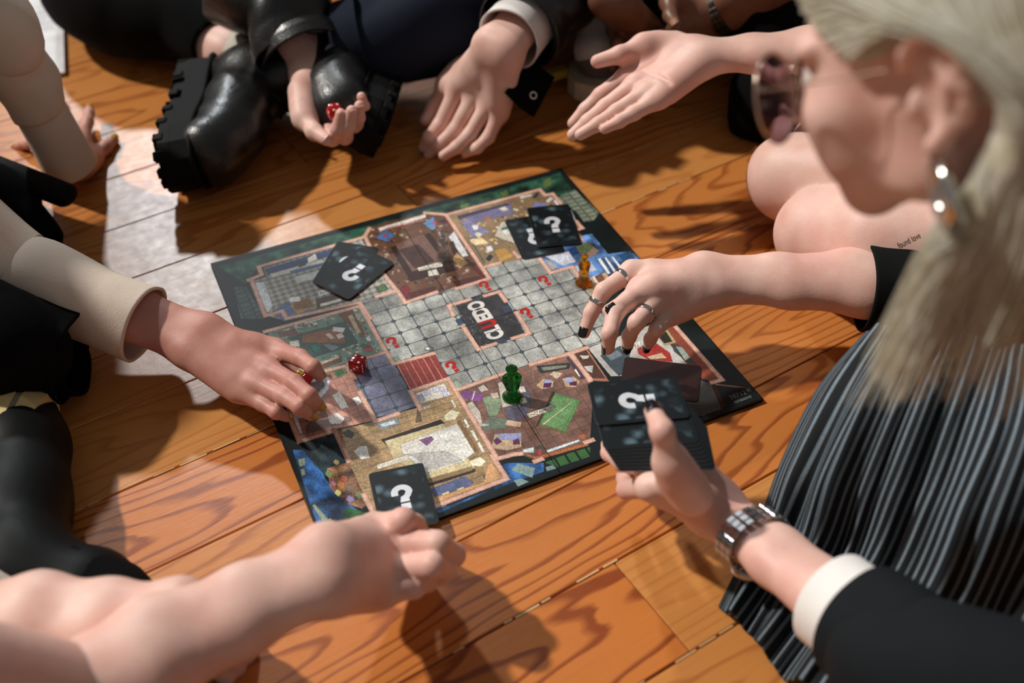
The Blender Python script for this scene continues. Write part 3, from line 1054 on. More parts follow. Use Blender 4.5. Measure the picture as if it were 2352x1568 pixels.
def hand(F, wrist, mcp, fingers, thumb, scale=1.0, elbow=None, er=.040, wr=.0205, pal=None, fat=1.0):
    """adds a hand (and forearm) to field F.
    wrist: point; mcp: dict of 4 knuckles; fingers: dict of [PIP, DIP, tip]; thumb: [CMC, MCP, IP, tip]"""
    s = scale
    w = np.array(wrist, float)
    M = {k: np.array(v, float) for k, v in mcp.items()}
    side = nrm(M['index'] - M['pinky'])
    fwd = nrm((M['middle'] + M['ring']) / 2 - w)
    nor = nrm(np.cross(side, fwd))
    F.group(k=.016 * s)
    wi, wp = w + side * .0105 * s, w - side * .0105 * s
    F.cap(wi, wp, wr * s, wr * s, (nor, 1.18))
    wide = {'index': .013, 'middle': .005, 'ring': -.005, 'pinky': -.013}
    for k, v in M.items():
        st = w + side * wide[k] * s + fwd * .012 * s
        F.cap(st, v, .0165 * s * fat, (FR[k][0] + .0016) * s * fat, (nor, 1.12))
    # heel pads
    ps = nor if pal is None else np.array(pal)
    T = [np.array(p, float) for p in thumb]
    F.cap(w + side * .012 * s + fwd * .012 * s, T[1] * .6 + T[0] * .4, .0165 * s * fat, .0135 * s * fat)
    F.cap(T[0], T[1], .0150 * s * fat, .0118 * s * fat)
    F.cap((T[0] + w) / 2, (M['index'] + M['middle']) / 2 * .5 + w * .5, .014 * s, .013 * s)
    F.cap(T[1], M['index'] * .75 + w * .25, .0080 * s, .0095 * s, None)
    F.cap(w - side * .016 * s + fwd * .02 * s, M['pinky'] * .8 + w * .2, .0155 * s * fat, .0135 * s * fat, (nor, 1.1))
    if elbow is not None:
        e = np.array(elbow, float)
        d = e - w
        L = np.linalg.norm(d)
        for sg in (1, -1):
            p0 = w + side * sg * .0105 * s
            p1 = w + d * .33 + side * sg * .0112 * s
            p2 = w + d * .68 + side * sg * .0118 * s
            F.chain([p0, p1, p2, e + side * sg * .004], [wr * s * .97, er * .70, er * .93, er], (nor, 1.12))
    for k, pts in fingers.items():
        F.group(k=.0045 * s, join=.009 * s)
        r = [x * s * fat for x in FR[k]]
        F.chain([M[k]] + [np.array(p, float) for p in pts], r)
    F.group(k=.006 * s, join=.012 * s)
    F.chain(T, [.0140 * s * fat, .0112 * s * fat, .0098 * s * fat, .0078 * s * fat])
    return {'side': side, 'fwd': fwd, 'nor': nor}


def nail(parent, tip, dip, out, r, mat, length=1.0, sub='nail'):
    """a small curved plate on the back of a fingertip; out: direction the back faces"""
    tip, dip = np.array(tip, float), np.array(dip, float)
    f = nrm(tip - dip)
    o_ = nrm(np.array(out, float) - f * (np.array(out, float) @ f))
    s = np.cross(f, o_)
    NU, NV = 7, 6
    V = []; F = []
    for j in range(NV):
        v = j / (NV - 1)
        for i in range(NU):
            a = (i / (NU - 1) - .5) * 2
            hw = .78 * math.sqrt(max(0.02, 1 - max(0, (v - .72) / .30) ** 2)) if v > .72 else .78
            ang = a * hw * 1.15
            rr = r * 1.03
            ctr = tip + f * ((v - .52) * 1.75 * length * r) + f * .1 * r
            rad = rr * (1 - .10 * v)
            V.append(ctr + s * math.sin(ang) * rad + o_ * (math.cos(ang) * rad - .02 * r))
    for j in range(NV - 1):
        for i in range(NU - 1):
            F.append([j * NU + i, j * NU + i + 1, (j + 1) * NU + i + 1, (j + 1) * NU + i])
    me = np_mesh('nail', V, F)
    ob = link(sub, me, mat, parent)
    mod = ob.modifiers.new('thick', 'SOLIDIFY'); mod.thickness = .0007; mod.offset = 1
    return ob


def tube(path, rad, name='tube', n=28, thick=.003, fold=0.0, nfold=9, seed=0, caps=(False, False), ov=None, flat=None, twist=0.0, sub=6, asym=0.0):
    """cloth tube: path points, radii; hollow with a wall; fold: depth of the wrinkles (m)"""
    path = [np.array(p, float) for p in path]
    # catmull-rom resample
    P, R = [], []
    m = len(path)
    for i in range(m - 1):
        p0, p1, p2, p3 = path[max(i - 1, 0)], path[i], path[i + 1], path[min(i + 2, m - 1)]
        for j in range(sub):
            t = j / sub
            P.append(.5 * ((2 * p1) + (p2 - p0) * t + (2 * p0 - 5 * p1 + 4 * p2 - p3) * t * t + (3 * p1 - p0 - 3 * p2 + p3) * t ** 3))
            R.append(rad[i] * (1 - t) + rad[i + 1] * t)
    P.append(path[-1]); R.append(rad[-1])
    P = np.array(P); K = len(P)
    tan = np.gradient(P, axis=0); tan /= np.linalg.norm(tan, axis=1)[:, None] + 1e-9
    u = nrm(np.cross(tan[0], (0, 0, 1) if abs(tan[0][2]) < .9 else (0, 1, 0)))
    rr = np.random.default_rng(seed)
    ph = rr.uniform(0, 6.28, (6,)); fr = rr.uniform(.6, 1.5, (6,))
    s = np.concatenate([[0], np.cumsum(np.linalg.norm(np.diff(P, axis=0), axis=1))])
    th = np.linspace(0, 2 * math.pi, n, endpoint=False)
    rings = []
    for k in range(K):
        u = nrm(u - tan[k] * (u @ tan[k])); v = np.cross(tan[k], u)
        w = np.zeros(n)
        if fold:
            x = s[k] * nfold * 12
            for q in range(4):
                w += np.sin(x * fr[q] + ph[q] + np.sin(th * (1 + q % 2) + ph[q]) * 2.1 + (q - 1.5) * .8 * np.cos(th + ph[q])) / (1 + q * .5)
            w = (np.abs(w) ** 1.2) * np.sign(w) * fold * .6
        r = R[k] + w
        ring = P[k] + np.outer(np.cos(th) * r, u) + np.outer(np.sin(th) * r, v)
        if flat is not None:
            fd = np.array(flat[0]); h = (ring - P[k]) @ fd
            ring = ring + np.outer(h * (flat[1] - 1), fd)
        rings.append(ring)
    rings = np.array(rings)
    V = [rings.reshape(-1, 3)]
    Fq = []
    def wall(off, flip):
        for k in range(K - 1):
            for i in range(n):
                j = (i + 1) % n
                q = [off + k * n + i, off + k * n + j, off + (k + 1) * n + j, off + (k + 1) * n + i]
                Fq.append(q[::-1] if flip else q)
    wall(0, False)
    if thick:
        c = P[:, None, :]
        d = rings - c
        ln = np.linalg.norm(d, axis=2, keepdims=True)
        inner = c + d * np.clip((ln - thick) / ln, .1, 1)
        V.append(inner.reshape(-1, 3)); o = K * n
        wall(o, True)
        for e, fl in ((0, False), (K - 1, True)):
            for i in range(n):
                j = (i + 1) % n
                q = [e * n + i, o + e * n + i, o + e * n + j, e * n + j]
                Fq.append(q[::-1] if fl else q)
    V = np.concatenate(V)
    Fq = np.array(Fq, np.int32)
    return V, Fq


def cloth(name, parent, mat, *a, **k):
    V, F = tube(*a, **k)
    return own(link(name, np_mesh(name, V, F), mat, parent), parent)


def sdf_obj(name, F, vox, mat, parent=None, noise_amp=0.0, noise_f=30, seed=0):
    V, Q = F.mesh(vox)
    if noise_amp:
        rr = np.random.default_rng(seed)
        d = np.zeros(len(V))
        for q in range(5):
            k = rr.normal(size=3); k = k / np.linalg.norm(k) * noise_f * (1 + .6 * q)
            d += np.sin(V @ k + rr.uniform(0, 6.28) + 1.7 * np.sin(V @ (rr.normal(size=3) * noise_f * .4))) / (1 + .5 * q)
        me = np_mesh(name, V, Q)
        nr = np.zeros(len(V) * 3, np.float32); me.vertices.foreach_get('normal', nr)
        V = V + nr.reshape(-1, 3) * (d * noise_amp)[:, None]
        bpy.data.meshes.remove(me)
    return own(link(name, np_mesh(name, V, Q.astype(np.int32)), mat, parent), parent)


def body_obj(parent, fields, mat):
    """joins the surfaces of one figure into its single body mesh"""
    Vs, Fs, o = [], [], 0
    for F, vox in fields:
        V, Q = F.mesh(vox)
        Vs.append(V); Fs.append(Q + o); o += len(V)
    return own(link('body', np_mesh('body', np.concatenate(Vs), np.concatenate(Fs).astype(np.int32)), mat, parent), parent)


def px_hand(wr, mcp, fing, thumb, s=1.0):
    """wr: (px,py,z); mcp: {finger:(px,py,z)}; fing: {finger: [(px,py,near?)*3]}; thumb: [(px,py,z) CMC, (px,py,near) MCP, IP, tip]"""
    M = {k: at(*v) for k, v in mcp.items()}
    w = bone((M['middle'] + M['ring']) / 2, wr[:2], .089 * s, wr[2] == 'near') if isinstance(wr[2], str) else at(*wr)
    Fg = {}
    for k, pts in fing.items():
        p = M[k]; o = []
        for (x, y, nr_), L in zip(pts, BONES[k]):
            p = bone(p, (x, y), L * s, nr_); o.append(p)
        Fg[k] = o
    T = [at(*thumb[0])]
    for (x, y, nr_), L in zip(thumb[1:], (.046, .034, .027)):
        T.append(bone(T[-1], (x, y), L * s, nr_))
    return w, M, Fg, T


def rep(name, w, M, Fg, T):
    if not globals().get('VERBOSE'): return
    print('HAND', name, 'wrist', np.round(w, 3), 'palm', {k: round(float(np.linalg.norm(v - w)), 3) for k, v in M.items()}, 'span', round(float(np.linalg.norm(M['index'] - M['pinky'])), 3), 'thumbroot', round(float(np.linalg.norm(T[0] - w)), 3))
    for k, v in Fg.items():
        p = M[k]; l = []
        for q in v: l.append((round(float(np.linalg.norm(q - p)), 3), round(float(q[2]), 3))); p = q
        print('   ', k, 'mcp z', round(float(M[k][2]), 3), l)
    print('    thumb', [(round(float(np.linalg.norm(T[i + 1] - T[i])), 3), round(float(T[i + 1][2]), 3)) for i in range(3)])
# ------------------------------------------------------------------ heads and hair
def head_matrix(o, fwd, up):
    f = nrm(fwd); r = nrm(np.cross(f, up)); u = np.cross(r, f)
    return np.array(o, float), np.stack([r, f, u], 1)


def HP(Mh, p):
    """head-frame centimetres (right, forward, up) to world"""
    return Mh[0] + Mh[1] @ (np.array(p, float) / 100)


HM6 = head_matrix((.2786, .587, .5283), (-.7372, .5174, -.4345), (-.2677, .3668, .8910))


def head_field(Mh, neck_to=(0, -6.5, -17), ears=True):
    F = Field()
    A = Mh[1].T
    P = lambda *p: HP(Mh, p)
    F.group(k=.022)
    F.ell(P(0, -1.2, 4.0), (.074, .094, .080), A)
    F.ell(P(0, 4.6, -.8), (.056, .052, .066), A)
    F.cap(P(0, -2.5, -3), P(*neck_to), .052, .056)
    for s in (-1, 1):
        F.cap(P(5.1 * s, .8, -4.6), P(2.2 * s, 6.0, -6.9), .014, .013)
        F.cap(P(5.4 * s, 1.2, -1.0), P(5.0 * s, .9, -5.0), .013, .014)
        F.ell(P(4.4 * s, 6.6, -.9), (.018, .018, .014), A)
        F.ell(P(3.6 * s, 6.2, -3.6), (.019, .018, .022), A)
    F.cap(P(-1.2, 6.7, -7.0), P(1.2, 6.7, -7.0), .013, .013)
    F.group(k=.006, join=.012)
    F.cap(P(0, 9.2, 2.2), P(0, 10.6, -1.4), .0062, .0078)
    F.ell(P(0, 10.7, -1.9), (.0095, .0095, .0085), A)
    for s in (-1, 1):
        F.ell(P(1.25 * s, 9.6, -2.3), (.0065, .010, .0068), A)
        F.cap(P(1.2 * s, 9.3, 3.0), P(4.6 * s, 7.6, 3.2), .007, .006)
    F.ell(P(0, 8.9, -4.1), (.023, .008, .0055), A)
    F.ell(P(0, 8.6, -5.2), (.020, .008, .0065), A)
    if ears:
        for s in (-1, 1):
            X = 7.3 * s
            F.group(k=.004, join=.006)
            pts = []
            for k in range(11):
                t = math.radians(-60 + 250 * k / 10)
                # helix: from the front root over the top to the lobe
                pts.append(P(X + s * (.55 + .75 * math.sin(math.pi * k / 10)), -1.1 + 1.75 * math.cos(math.radians(20 + 205 * k / 10)), .9 + 3.0 * math.sin(math.radians(20 + 205 * k / 10))))
            F.chain(pts, [.0032, .0038, .0042, .0045, .0046, .0046, .0044, .0042, .0042, .0044, .005])
            F.cap(P(X + s * .75, -1.7, -1.5), P(X + s * .55, -.6, -2.6), .0052, .0068)
            F.ell(P(X + s * .35, -1.3, .7), (.004, .015, .028), A)
            F.chain([P(X + s * .9, -1.5, 2.4), P(X + s * 1.0, -2.0, .9), P(X + s * .8, -1.5, -.9)], [.0038, .0045, .0042])
            F.ell(P(X + s * .5, .25, -.3), (.0045, .0048, .008), A)
            F.dent(P(X + s * 1.1, -.6, .5), P(X + s * 1.1, -.75, -.6), .0055, .004)
    return F


def scalp_cap(Mh, name, mat, parent, hairline, R=(7.75, 9.75, 8.35), c=(0, -1.3, 4.1), low=-3.0):
    V, Fq = [], []
    NU, NV = 56, 34
    ok = {}
    for j in range(NV + 1):
        ph = math.pi * j / NV
        for i in range(NU):
            th = 2 * math.pi * i / NU
            p = (c[0] + R[0] * math.sin(ph) * math.cos(th), c[1] + R[1] * math.sin(ph) * math.sin(th), c[2] + R[2] * math.cos(ph))
            V.append(HP(Mh, p)); ok[len(V) - 1] = hairline(*p)
    for j in range(NV):
        for i in range(NU):
            q = [j * NU + i, (j + 1) * NU + i, (j + 1) * NU + (i + 1) % NU, j * NU + (i + 1) % NU]
            if all(ok[k] for k in q): Fq.append(q)
    o = own(link(name, np_mesh(name, V, Fq), mat, parent), parent)
    md = o.modifiers.new('thick', 'SOLIDIFY'); md.thickness = .006; md.offset = -1
    return o


def hair_strands(name, mat, parent, guides, per, spread, w0=.0011, seed=1, seg=5):
    """guides: list of polylines (world); per: strands round each guide; spread: list of radii along it"""
    rr = np.random.default_rng(seed)
    V, Fq = [], []
    for g in guides:
        g = np.array(g, float)
        m = len(g)
        cs = []
        for i in range(m - 1):
            p0, p1, p2, p3 = g[max(i - 1, 0)], g[i], g[i + 1], g[min(i + 2, m - 1)]
            for j in range(seg):
                t = j / seg
                cs.append(.5 * ((2 * p1) + (p2 - p0) * t + (2 * p0 - 5 * p1 + 4 * p2 - p3) * t * t + (3 * p1 - p0 - 3 * p2 + p3) * t ** 3))
        cs.append(g[-1]); cs = np.array(cs); K = len(cs)
        tt = np.linspace(0, 1, K)
        tan = np.gradient(cs, axis=0); tan /= np.linalg.norm(tan, axis=1)[:, None] + 1e-9
        sp_ = np.interp(tt, np.linspace(0, 1, len(spread)), spread)
        for s in range(per):
            a, r = rr.uniform(0, 6.28), math.sqrt(rr.uniform(0, 1))
            ph = rr.uniform(0, 6.28); tw = rr.uniform(-1.2, 1.2); cut = rr.uniform(.82, 1.0)
            n = max(4, int(K * cut))
            ring = []
            for k in range(n):
                u = nrm(np.cross(tan[k], (.3, .2, .9))); v = np.cross(tan[k], u)
                aa = a + tw * tt[k]
                c = cs[k] + (u * math.cos(aa) + v * math.sin(aa)) * r * sp_[k] + u * .0012 * math.sin(9 * tt[k] + ph)
                w = w0 * (1 - .75 * (k / (n - 1)) ** 3)
                b0 = len(V)
                for q in range(3):
                    an = q * 2.094
                    V.append(c + (u * math.cos(an) + v * math.sin(an)) * w)
                ring.append(b0)
            for k in range(n - 1):
                for q in range(3):
                    Fq.append((ring[k] + q, ring[k] + (q + 1) % 3, ring[k + 1] + (q + 1) % 3, ring[k + 1] + q))
    o = own(link(name, np_mesh(name, np.array(V), np.array(Fq, np.int32)), mat, parent), parent)
    o['kind'] = 'stuff'
    return o


def hair_mat(name, a, b, rough=.45, gap=0.0):
    """hair lets part of the light through"""
    m, nt, bs = mat_new(name)
    n = noise(nt, 55, 3, objco(nt), .6)
    c = ramp(nt, n, [(.3, lin(a)), (.7, lin(b))])
    nt.links.new(c, bs.inputs['Base Color'])
    bs.inputs['Roughness'].default_value = rough
    tr = nt.nodes.new('ShaderNodeBsdfTranslucent'); nt.links.new(c, tr.inputs['Color'])
    mx = nt.nodes.new('ShaderNodeMixShader'); mx.inputs[0].default_value = .3
    nt.links.new(bs.outputs[0], mx.inputs[1]); nt.links.new(tr.outputs[0], mx.inputs[2])
    tp = nt.nodes.new('ShaderNodeBsdfTransparent'); m2 = nt.nodes.new('ShaderNodeMixShader'); m2.inputs[0].default_value = gap
    nt.links.new(mx.outputs[0], m2.inputs[1]); nt.links.new(tp.outputs[0], m2.inputs[2])
    nt.links.new(m2.outputs[0], nt.nodes['Material Output'].inputs[0])
    return m
# ------------------------------------------------------------------ cards, dice, playing pieces
def card_mats():
    m, nt, b = mat_new('card_back')
    co = objco(nt)
    v = nn(nt, 'ShaderNodeTexVoronoi', feature='SMOOTH_F1'); v.inputs['Scale'].default_value = 62; v.inputs['Smoothness'].default_value = .25
    nt.links.new(co, v.inputs['Vector'])
    n = noise(nt, 40, 3, co, .5)
    k = mth(nt, 'MULTIPLY', ramp(nt, v.outputs['Distance'], [(.22, (1, 1, 1)), (.52, (0, 0, 0))]), ramp(nt, n, [(.42, (.05, .05, .05)), (.62, (1, 1, 1))]))
    sp_ = nt.nodes.new('ShaderNodeSeparateXYZ'); nt.links.new(co, sp_.inputs[0])
    ex = mth(nt, 'LESS_THAN', mth(nt, 'ABSOLUTE', sp_.outputs[0]), .0245); ey = mth(nt, 'LESS_THAN', mth(nt, 'ABSOLUTE', sp_.outputs[1]), .0395)
    k = mth(nt, 'MULTIPLY', k, mth(nt, 'MULTIPLY', ex, ey))
    nt.links.new(mixc(nt, k, (*lin((17, 22, 25)), 1), (*lin((84, 106, 116)), 1)), b.inputs['Base Color'])
    b.inputs['Roughness'].default_value = .5; b.inputs['Specular IOR Level'].default_value = .16
    e = plain('card_edge', (150, 152, 148), .6)
    w = plain('card_white', (206, 210, 216), .45)
    r = plain('card_face_dark_red', (40, 16, 16), .4)
    return m, e, w, r


CBACK, CEDGE, CWHITE, CRED = card_mats()
CW, CL, CT = .057, .087, .0005


def card_mesh():
    bm = bmesh.new()
    pts = []
    r = .0045
    for cx, cy, a0 in ((1, 1, 0), (-1, 1, 90), (-1, -1, 180), (1, -1, 270)):
        for k in range(6):
            a = math.radians(a0 + 18 * k)
            pts.append((cx * (CW / 2 - r) + r * math.cos(a), cy * (CL / 2 - r) + r * math.sin(a)))
    a = [bm.verts.new((x, y, -CT / 2)) for x, y in pts]; b = [bm.verts.new((x, y, CT / 2)) for x, y in pts]
    n = len(pts)
    top = bm.faces.new(b); bot = bm.faces.new(a[::-1])
    for i in range(n): bm.faces.new([a[i], a[(i + 1) % n], b[(i + 1) % n], b[i]]).material_index = 1
    bmesh.ops.recalc_face_normals(bm, faces=bm.faces)
    me = bpy.data.meshes.new('card'); bm.to_mesh(me); bm.free()
    return me


CARD = card_mesh()
for mm in (CBACK, CEDGE): CARD.materials.append(mm)
CARD_R = CARD.copy(); CARD_R.materials.clear(); CARD_R.materials.append(CRED); CARD_R.materials.append(CEDGE)
QC = qmark_mesh(.036)
QC.materials.append(CWHITE)


def card(center, longdir, normal, label, group=None, mesh=None, q=True):
    """longdir: direction the question mark's top points along the card"""
    z = nrm(normal); y = nrm(np.array(longdir) - z * (np.array(longdir) @ z)); x = np.cross(y, z)
    o = link('playing_card', mesh or CARD)
    o.matrix_world = frame(center, x, y, z)
    tag(o, label, 'card', group)
    if q:
        k = link('question_mark', QC, None, o); k.location = (0, 0, CT / 2 + .00012)
    return o


zc = BTH + .0012
# the card being drawn at the near corner
tl, tr = at(848, 1088, .0085), at(969, 1063, .0085)
xd = nrm(tr - tl); up_ = np.array([-xd[1], xd[0], 0.0])
tilt = nrm(up_ + np.array([0, 0, -.10]))
nrm_c = np.cross(nrm(tr - tl), tilt)
card((tl + tr) / 2 - tilt * CL / 2 + np.array([0, 0, .0006]), tilt, nrm_c, 'dark playing card at the near corner of the board, under bent fingers', 'dark question mark cards')
# two cards in the far right room
a_, b_, c_ = at(1208, 480, zc + .001), at(1308, 472, zc + .001), at(1336, 557, zc + .001)
yd = nrm((b_ - c_)); ctr = (a_ + c_) / 2
card(ctr + np.array([0, 0, .0009]), yd + np.array([0, 0, .012]), (0, 0.01, 1), 'upper of two overlapping cards in the far lounge room of the board', 'dark question mark cards')
a_, c_ = at(1166, 507, zc), at(1291, 578, zc)
card((a_ + c_) / 2, -(at(1208, 503, zc) - at(1250, 588, zc)), (0, 0, 1), 'lower of two overlapping cards in the far lounge room of the board', 'dark question mark cards')
# two cards on the kitchen
L_, B_, R_, T_ = at(728, 648, zc + .001), at(801, 686, zc + .001), at(905, 605, zc + .001), at(824, 572, zc + .001)
card((L_ + R_ + B_ + T_) / 4 + np.array([0, 0, .0009]), (L_ + B_) / 2 - (R_ + T_) / 2, (0, 0, 1), 'upper of two crossed cards on the kitchen at the left of the board', 'dark question mark cards')
L_, T_, R_ = at(718, 648, zc), at(774, 559, zc), at(864, 578, zc)
card((L_ + R_) / 2 + (T_ - L_) * .04, (T_ - L_), (0, 0, 1), 'lower of two crossed cards on the kitchen at the left of the board', 'dark question mark cards')
# dark card lying on the garage
a_, b_, c_ = at(1437, 820, zc), at(1608, 841, zc), at(1602, 922, zc)
card((a_ + c_) / 2, (a_ - b_), (0, 0, 1), 'dark reddish card lying on the garage corner behind the held cards', None, CARD_R, False)
# fan of cards held in the left hand of the blonde player
ZF = .128
a_, b_ = at(1349, 878, ZF), at(1552, 860, ZF)
ld = nrm(a_ - b_); sd = np.array([ld[1], -ld[0], 0.0]); sd = sd if sd[1] < 0 else -sd
NC = 9
for i in range(NC):
    f = i / (NC - 1)
    c0 = (a_ + b_) / 2 + sd * (CW / 2 + (0 if i == 0 else .026 + .0035 * i)) + np.array([0, 0, -.0008 * i])
    an = math.radians(-1.2 * i * (1 if ld[0] < 0 else -1) * .6)
    l2 = np.array([ld[0] * math.cos(an) - ld[1] * math.sin(an), ld[0] * math.sin(an) + ld[1] * math.cos(an), 0])
    c0 = c0 - l2 * .0016 * i
    l2 = l2 + np.array([0, 0, .0])
    ordn = ['', 'second', 'third', 'fourth', 'fifth', 'sixth', 'seventh', 'eighth', 'ninth', 'tenth', 'eleventh']
    lab = 'topmost card of the held fan, under a chrome-nailed thumb' if i == 0 else 'lowest card of the held fan, nearest the steel watch' if i == NC - 1 else '%s card from the top of the fan held under a chrome-nailed thumb' % ordn[i]
    card(c0, l2, nrm(np.array([0, .05, 1])), lab, 'cards fanned in the hand with a watch', None, i < 1)


def rounded_cube(s, r):
    bm = bmesh.new(); box(bm, (0, 0, 0), (s, s, s), bevel=r, seg=3)
    return bm_mesh('die', bm, True)


def glass(name, col, rough=.05):
    m, nt, b = mat_new(name)
    b.inputs['Base Color'].default_value = (*lin(col), 1)
    b.inputs['Roughness'].default_value = rough
    b.inputs['Transmission Weight'].default_value = .92
    b.inputs['IOR'].default_value = 1.46
    return m


REDG = glass('red_resin', (224, 20, 24), .08); REDG.node_tree.nodes['Principled BSDF'].inputs['Transmission Weight'].default_value = .6
PIP = plain('pip_white', (236, 232, 228), .4)
DS = .0165
DIE = rounded_cube(DS, .0022); DIE.materials.append(REDG)


def die(center, M3, label):
    o = link('die', DIE)
    o.matrix_world = Matrix.Translation(center) @ M3.to_4x4()
    tag(o, label, 'die')
    h = DS / 2
    bm = bmesh.new()
    lay = {1: [(0, 0)], 2: [(-1, -1), (1, 1)], 3: [(-1, -1), (0, 0), (1, 1)], 4: [(-1, -1), (1, 1), (-1, 1), (1, -1)], 5: [(-1, -1), (1, 1), (-1, 1), (1, -1), (0, 0)], 6: [(-1, -1), (-1, 0), (-1, 1), (1, -1), (1, 0), (1, 1)]}
    for n, ax, sg in ((4, 2, 1), (3, 2, -1), (3, 1, -1), (4, 1, 1), (6, 0, 1), (1, 0, -1)):
        for u, v in lay[n]:
            p = [0, 0, 0]; p[ax] = sg * (h + .00008); p[(ax + 1) % 3] = u * .0043; p[(ax + 2) % 3] = v * .0043
            r = bmesh.ops.create_uvsphere(bm, u_segments=10, v_segments=6, radius=.00165)
            for w in r['verts']:
                w.co[ax] *= .12
                w.co += Vector(p)
    link('pips', bm_mesh('pips', bm, True), PIP, o)
    return o


dz = BTH + .0008 + DS / 2
d0 = at(822, 836, dz)
die(d0, Matrix.Rotation(math.radians(-24), 3, 'Z'), 'red translucent die with white pips standing on the board by the corridor')


def lathe(prof, n=26):
    V = []; Fq = []
    for r, z in prof:
        for i in range(n):
            a = 2 * math.pi * i / n
            V.append((r * math.cos(a), r * math.sin(a), z))
    for j in range(len(prof) - 1):
        for i in range(n): Fq.append([j * n + i, j * n + (i + 1) % n, (j + 1) * n + (i + 1) % n, (j + 1) * n + i])
    return V, Fq


def piece_mesh(style):
    """small cast figure: round base, robed body with folded arms, shoulders and head"""
    bm = bmesh.new()
    V, Fq = lathe([(0, 0), (.0100, 0), (.0108, .0012), (.0104, .0030), (.0086, .0042), (.0080, .0052), (0, .0052)])
    vs = [bm.verts.new(v) for v in V]
    for f in Fq:
        if len({tuple(V[i]) for i in f}) == 4: bm.faces.new([vs[i] for i in f])
    me = bm_mesh('base', bm, True)
    F = Field(); F.group(k=.003)
    A = np.array
    if style == 'slim':
        F.chain([A((0, 0, .004)), A((0, .0002, .018)), A((0, 0, .031))], [.0068, .0056, .0052])
        F.cap((-.0042, 0, .030), (.0042, 0, .030), .0030, .0030)
        F.cap((-.0052, -.001, .029), (-.0030, -.0042, .020), .0022, .0018); F.cap((.0052, -.001, .029), (.0026, -.0045, .022), .0022, .0018)
        F.ell((0, -.0004, .0385), (.0036, .0040, .0050)); F.ell((0, .0012, .0395), (.0042, .0042, .0050))
        F.cap((-.003, -.004, .006), (-.002, -.0046, .018), .0014, .0010); F.cap((.003, -.004, .006), (.002, -.0046, .018), .0014, .0010)
    else:
        F.chain([A((0, 0, .004)), A((0, 0, .014)), A((0, 0, .030))], [.0078, .0056, .0072])
        F.cap((-.0062, 0, .031), (.0062, 0, .031), .0038, .0038)
        F.cap((-.0076, -.001, .029), (-.0050, -.0040, .018), .0030, .0024); F.cap((.0076, -.001, .029), (.0050, -.0040, .018), .0030, .0024)
        F.cap((0, -.0055, .028), (0, -.0058, .016), .0012, .0010)
        F.ell((0, -.0006, .0405), (.0044, .0046, .0052)); F.cap((0, 0, .0435), (0, 0, .0450), .0050, .0034); F.ell((0, 0, .0432), (.0062, .0062, .0014))
    V, Q = F.mesh(.0007)
    return me, np_mesh('figure', V, Q.astype(np.int32))


def piece(px, py, style, mat, label, rot=0, M=None, sc=1.0):
    b, f = piece_mesh(style)
    e = empty('playing_piece')
    tag(e, label, 'playing piece')
    if M is None:
        p = at(px, py, BTH + .0008); e.location = p; e.rotation_euler = (0, 0, rot)
    else: e.matrix_world = M
    e.scale = (sc,) * 3
    link('base', b, mat, e); link('figure', f, mat, e)
    return e


piece(1340, 650, 'slim', glass('amber_resin', (226, 140, 16)), 'amber translucent playing piece standing by the white steps on the board', .3)
piece(1176, 912, 'stout', glass('green_resin', (16, 130, 40)), 'green translucent playing piece standing in the billiard room', .2, sc=1.02)
piece(1019, 592, 'slim', glass('clear_resin', (236, 236, 236)), 'clear colourless playing piece standing at the dining room table', 1.0)
# ------------------------------------------------------------------ people
def arm_field(name, spec, elbow, er, wr=.0205, s=1.0, fat=1.0, wristdir=None):
    w, M, Fg, T = px_hand(*spec, s)
    rep(name, w, M, Fg, T)
    F = Field()
    e = at(*elbow) if len(elbow) == 3 else np.array(elbow[0])
    fr = hand(F, w, M, Fg, T, s, e, er, wr, fat=fat)
    if name in 'BC':                         # creases of an open palm
        n_ = fr['nor'] if fr['nor'] @ (CAM - w) > 0 else -fr['nor']
        q = lambda k, t, o=0.0, h=.0139: w + (M[k] - w) * t + fr['side'] * o + n_ * h * fat
        F.cur = F.groups[0]
        for line in ([q('pinky', .80, -.010), q('ring', .80), q('middle', .86), q('middle', .95, .008)],):
            for a_, b_ in zip(line[:-1], line[1:]): F.dent(a_, b_, .0022, .0060)
    fr.update(w=w, e=e, M=M, F=Fg, T=T)
    return F, fr


def nails(body, fr, mat, which=('index', 'middle', 'ring', 'pinky'), thumb=True, tmat=None, s=1.0, back=None):
    for k in which:
        p = fr['F'][k]
        prev = p[0]
        d1 = nrm(p[1] - p[0]); d0 = nrm(p[0] - fr['M'][k])
        hinge = np.cross(d0, d1)
        if np.linalg.norm(hinge) < .12: hinge = fr['side'] * (1 if back is None else 1)
        out = fr['back'] if 'back' in fr else fr['nor']
        bend = nrm(d0 - d1) if np.linalg.norm(d0 - d1) > .15 else np.zeros(3)
        o = nrm(out * .7 + bend * .9 + (d0 * .5))
        nail(body, p[2], p[1], o, FR[k][3] * s, mat)
    if thumb:
        T = fr['T']
        nail(body, T[3], T[2], fr.get('tout', fr['nor']), .0078 * s, tmat or mat)


NAIL_BARE = plain('nail_bare', (226, 176, 166), .3)
NAIL_YELLOW = plain('nail_mustard', (176, 128, 34), .28, coat=.5)
NAIL_BLACK = plain('nail_black', (10, 10, 12), .15, coat=.8)
NAIL_CHROME = plain('nail_dark_chrome', (60, 56, 64), .12, metal=.9)

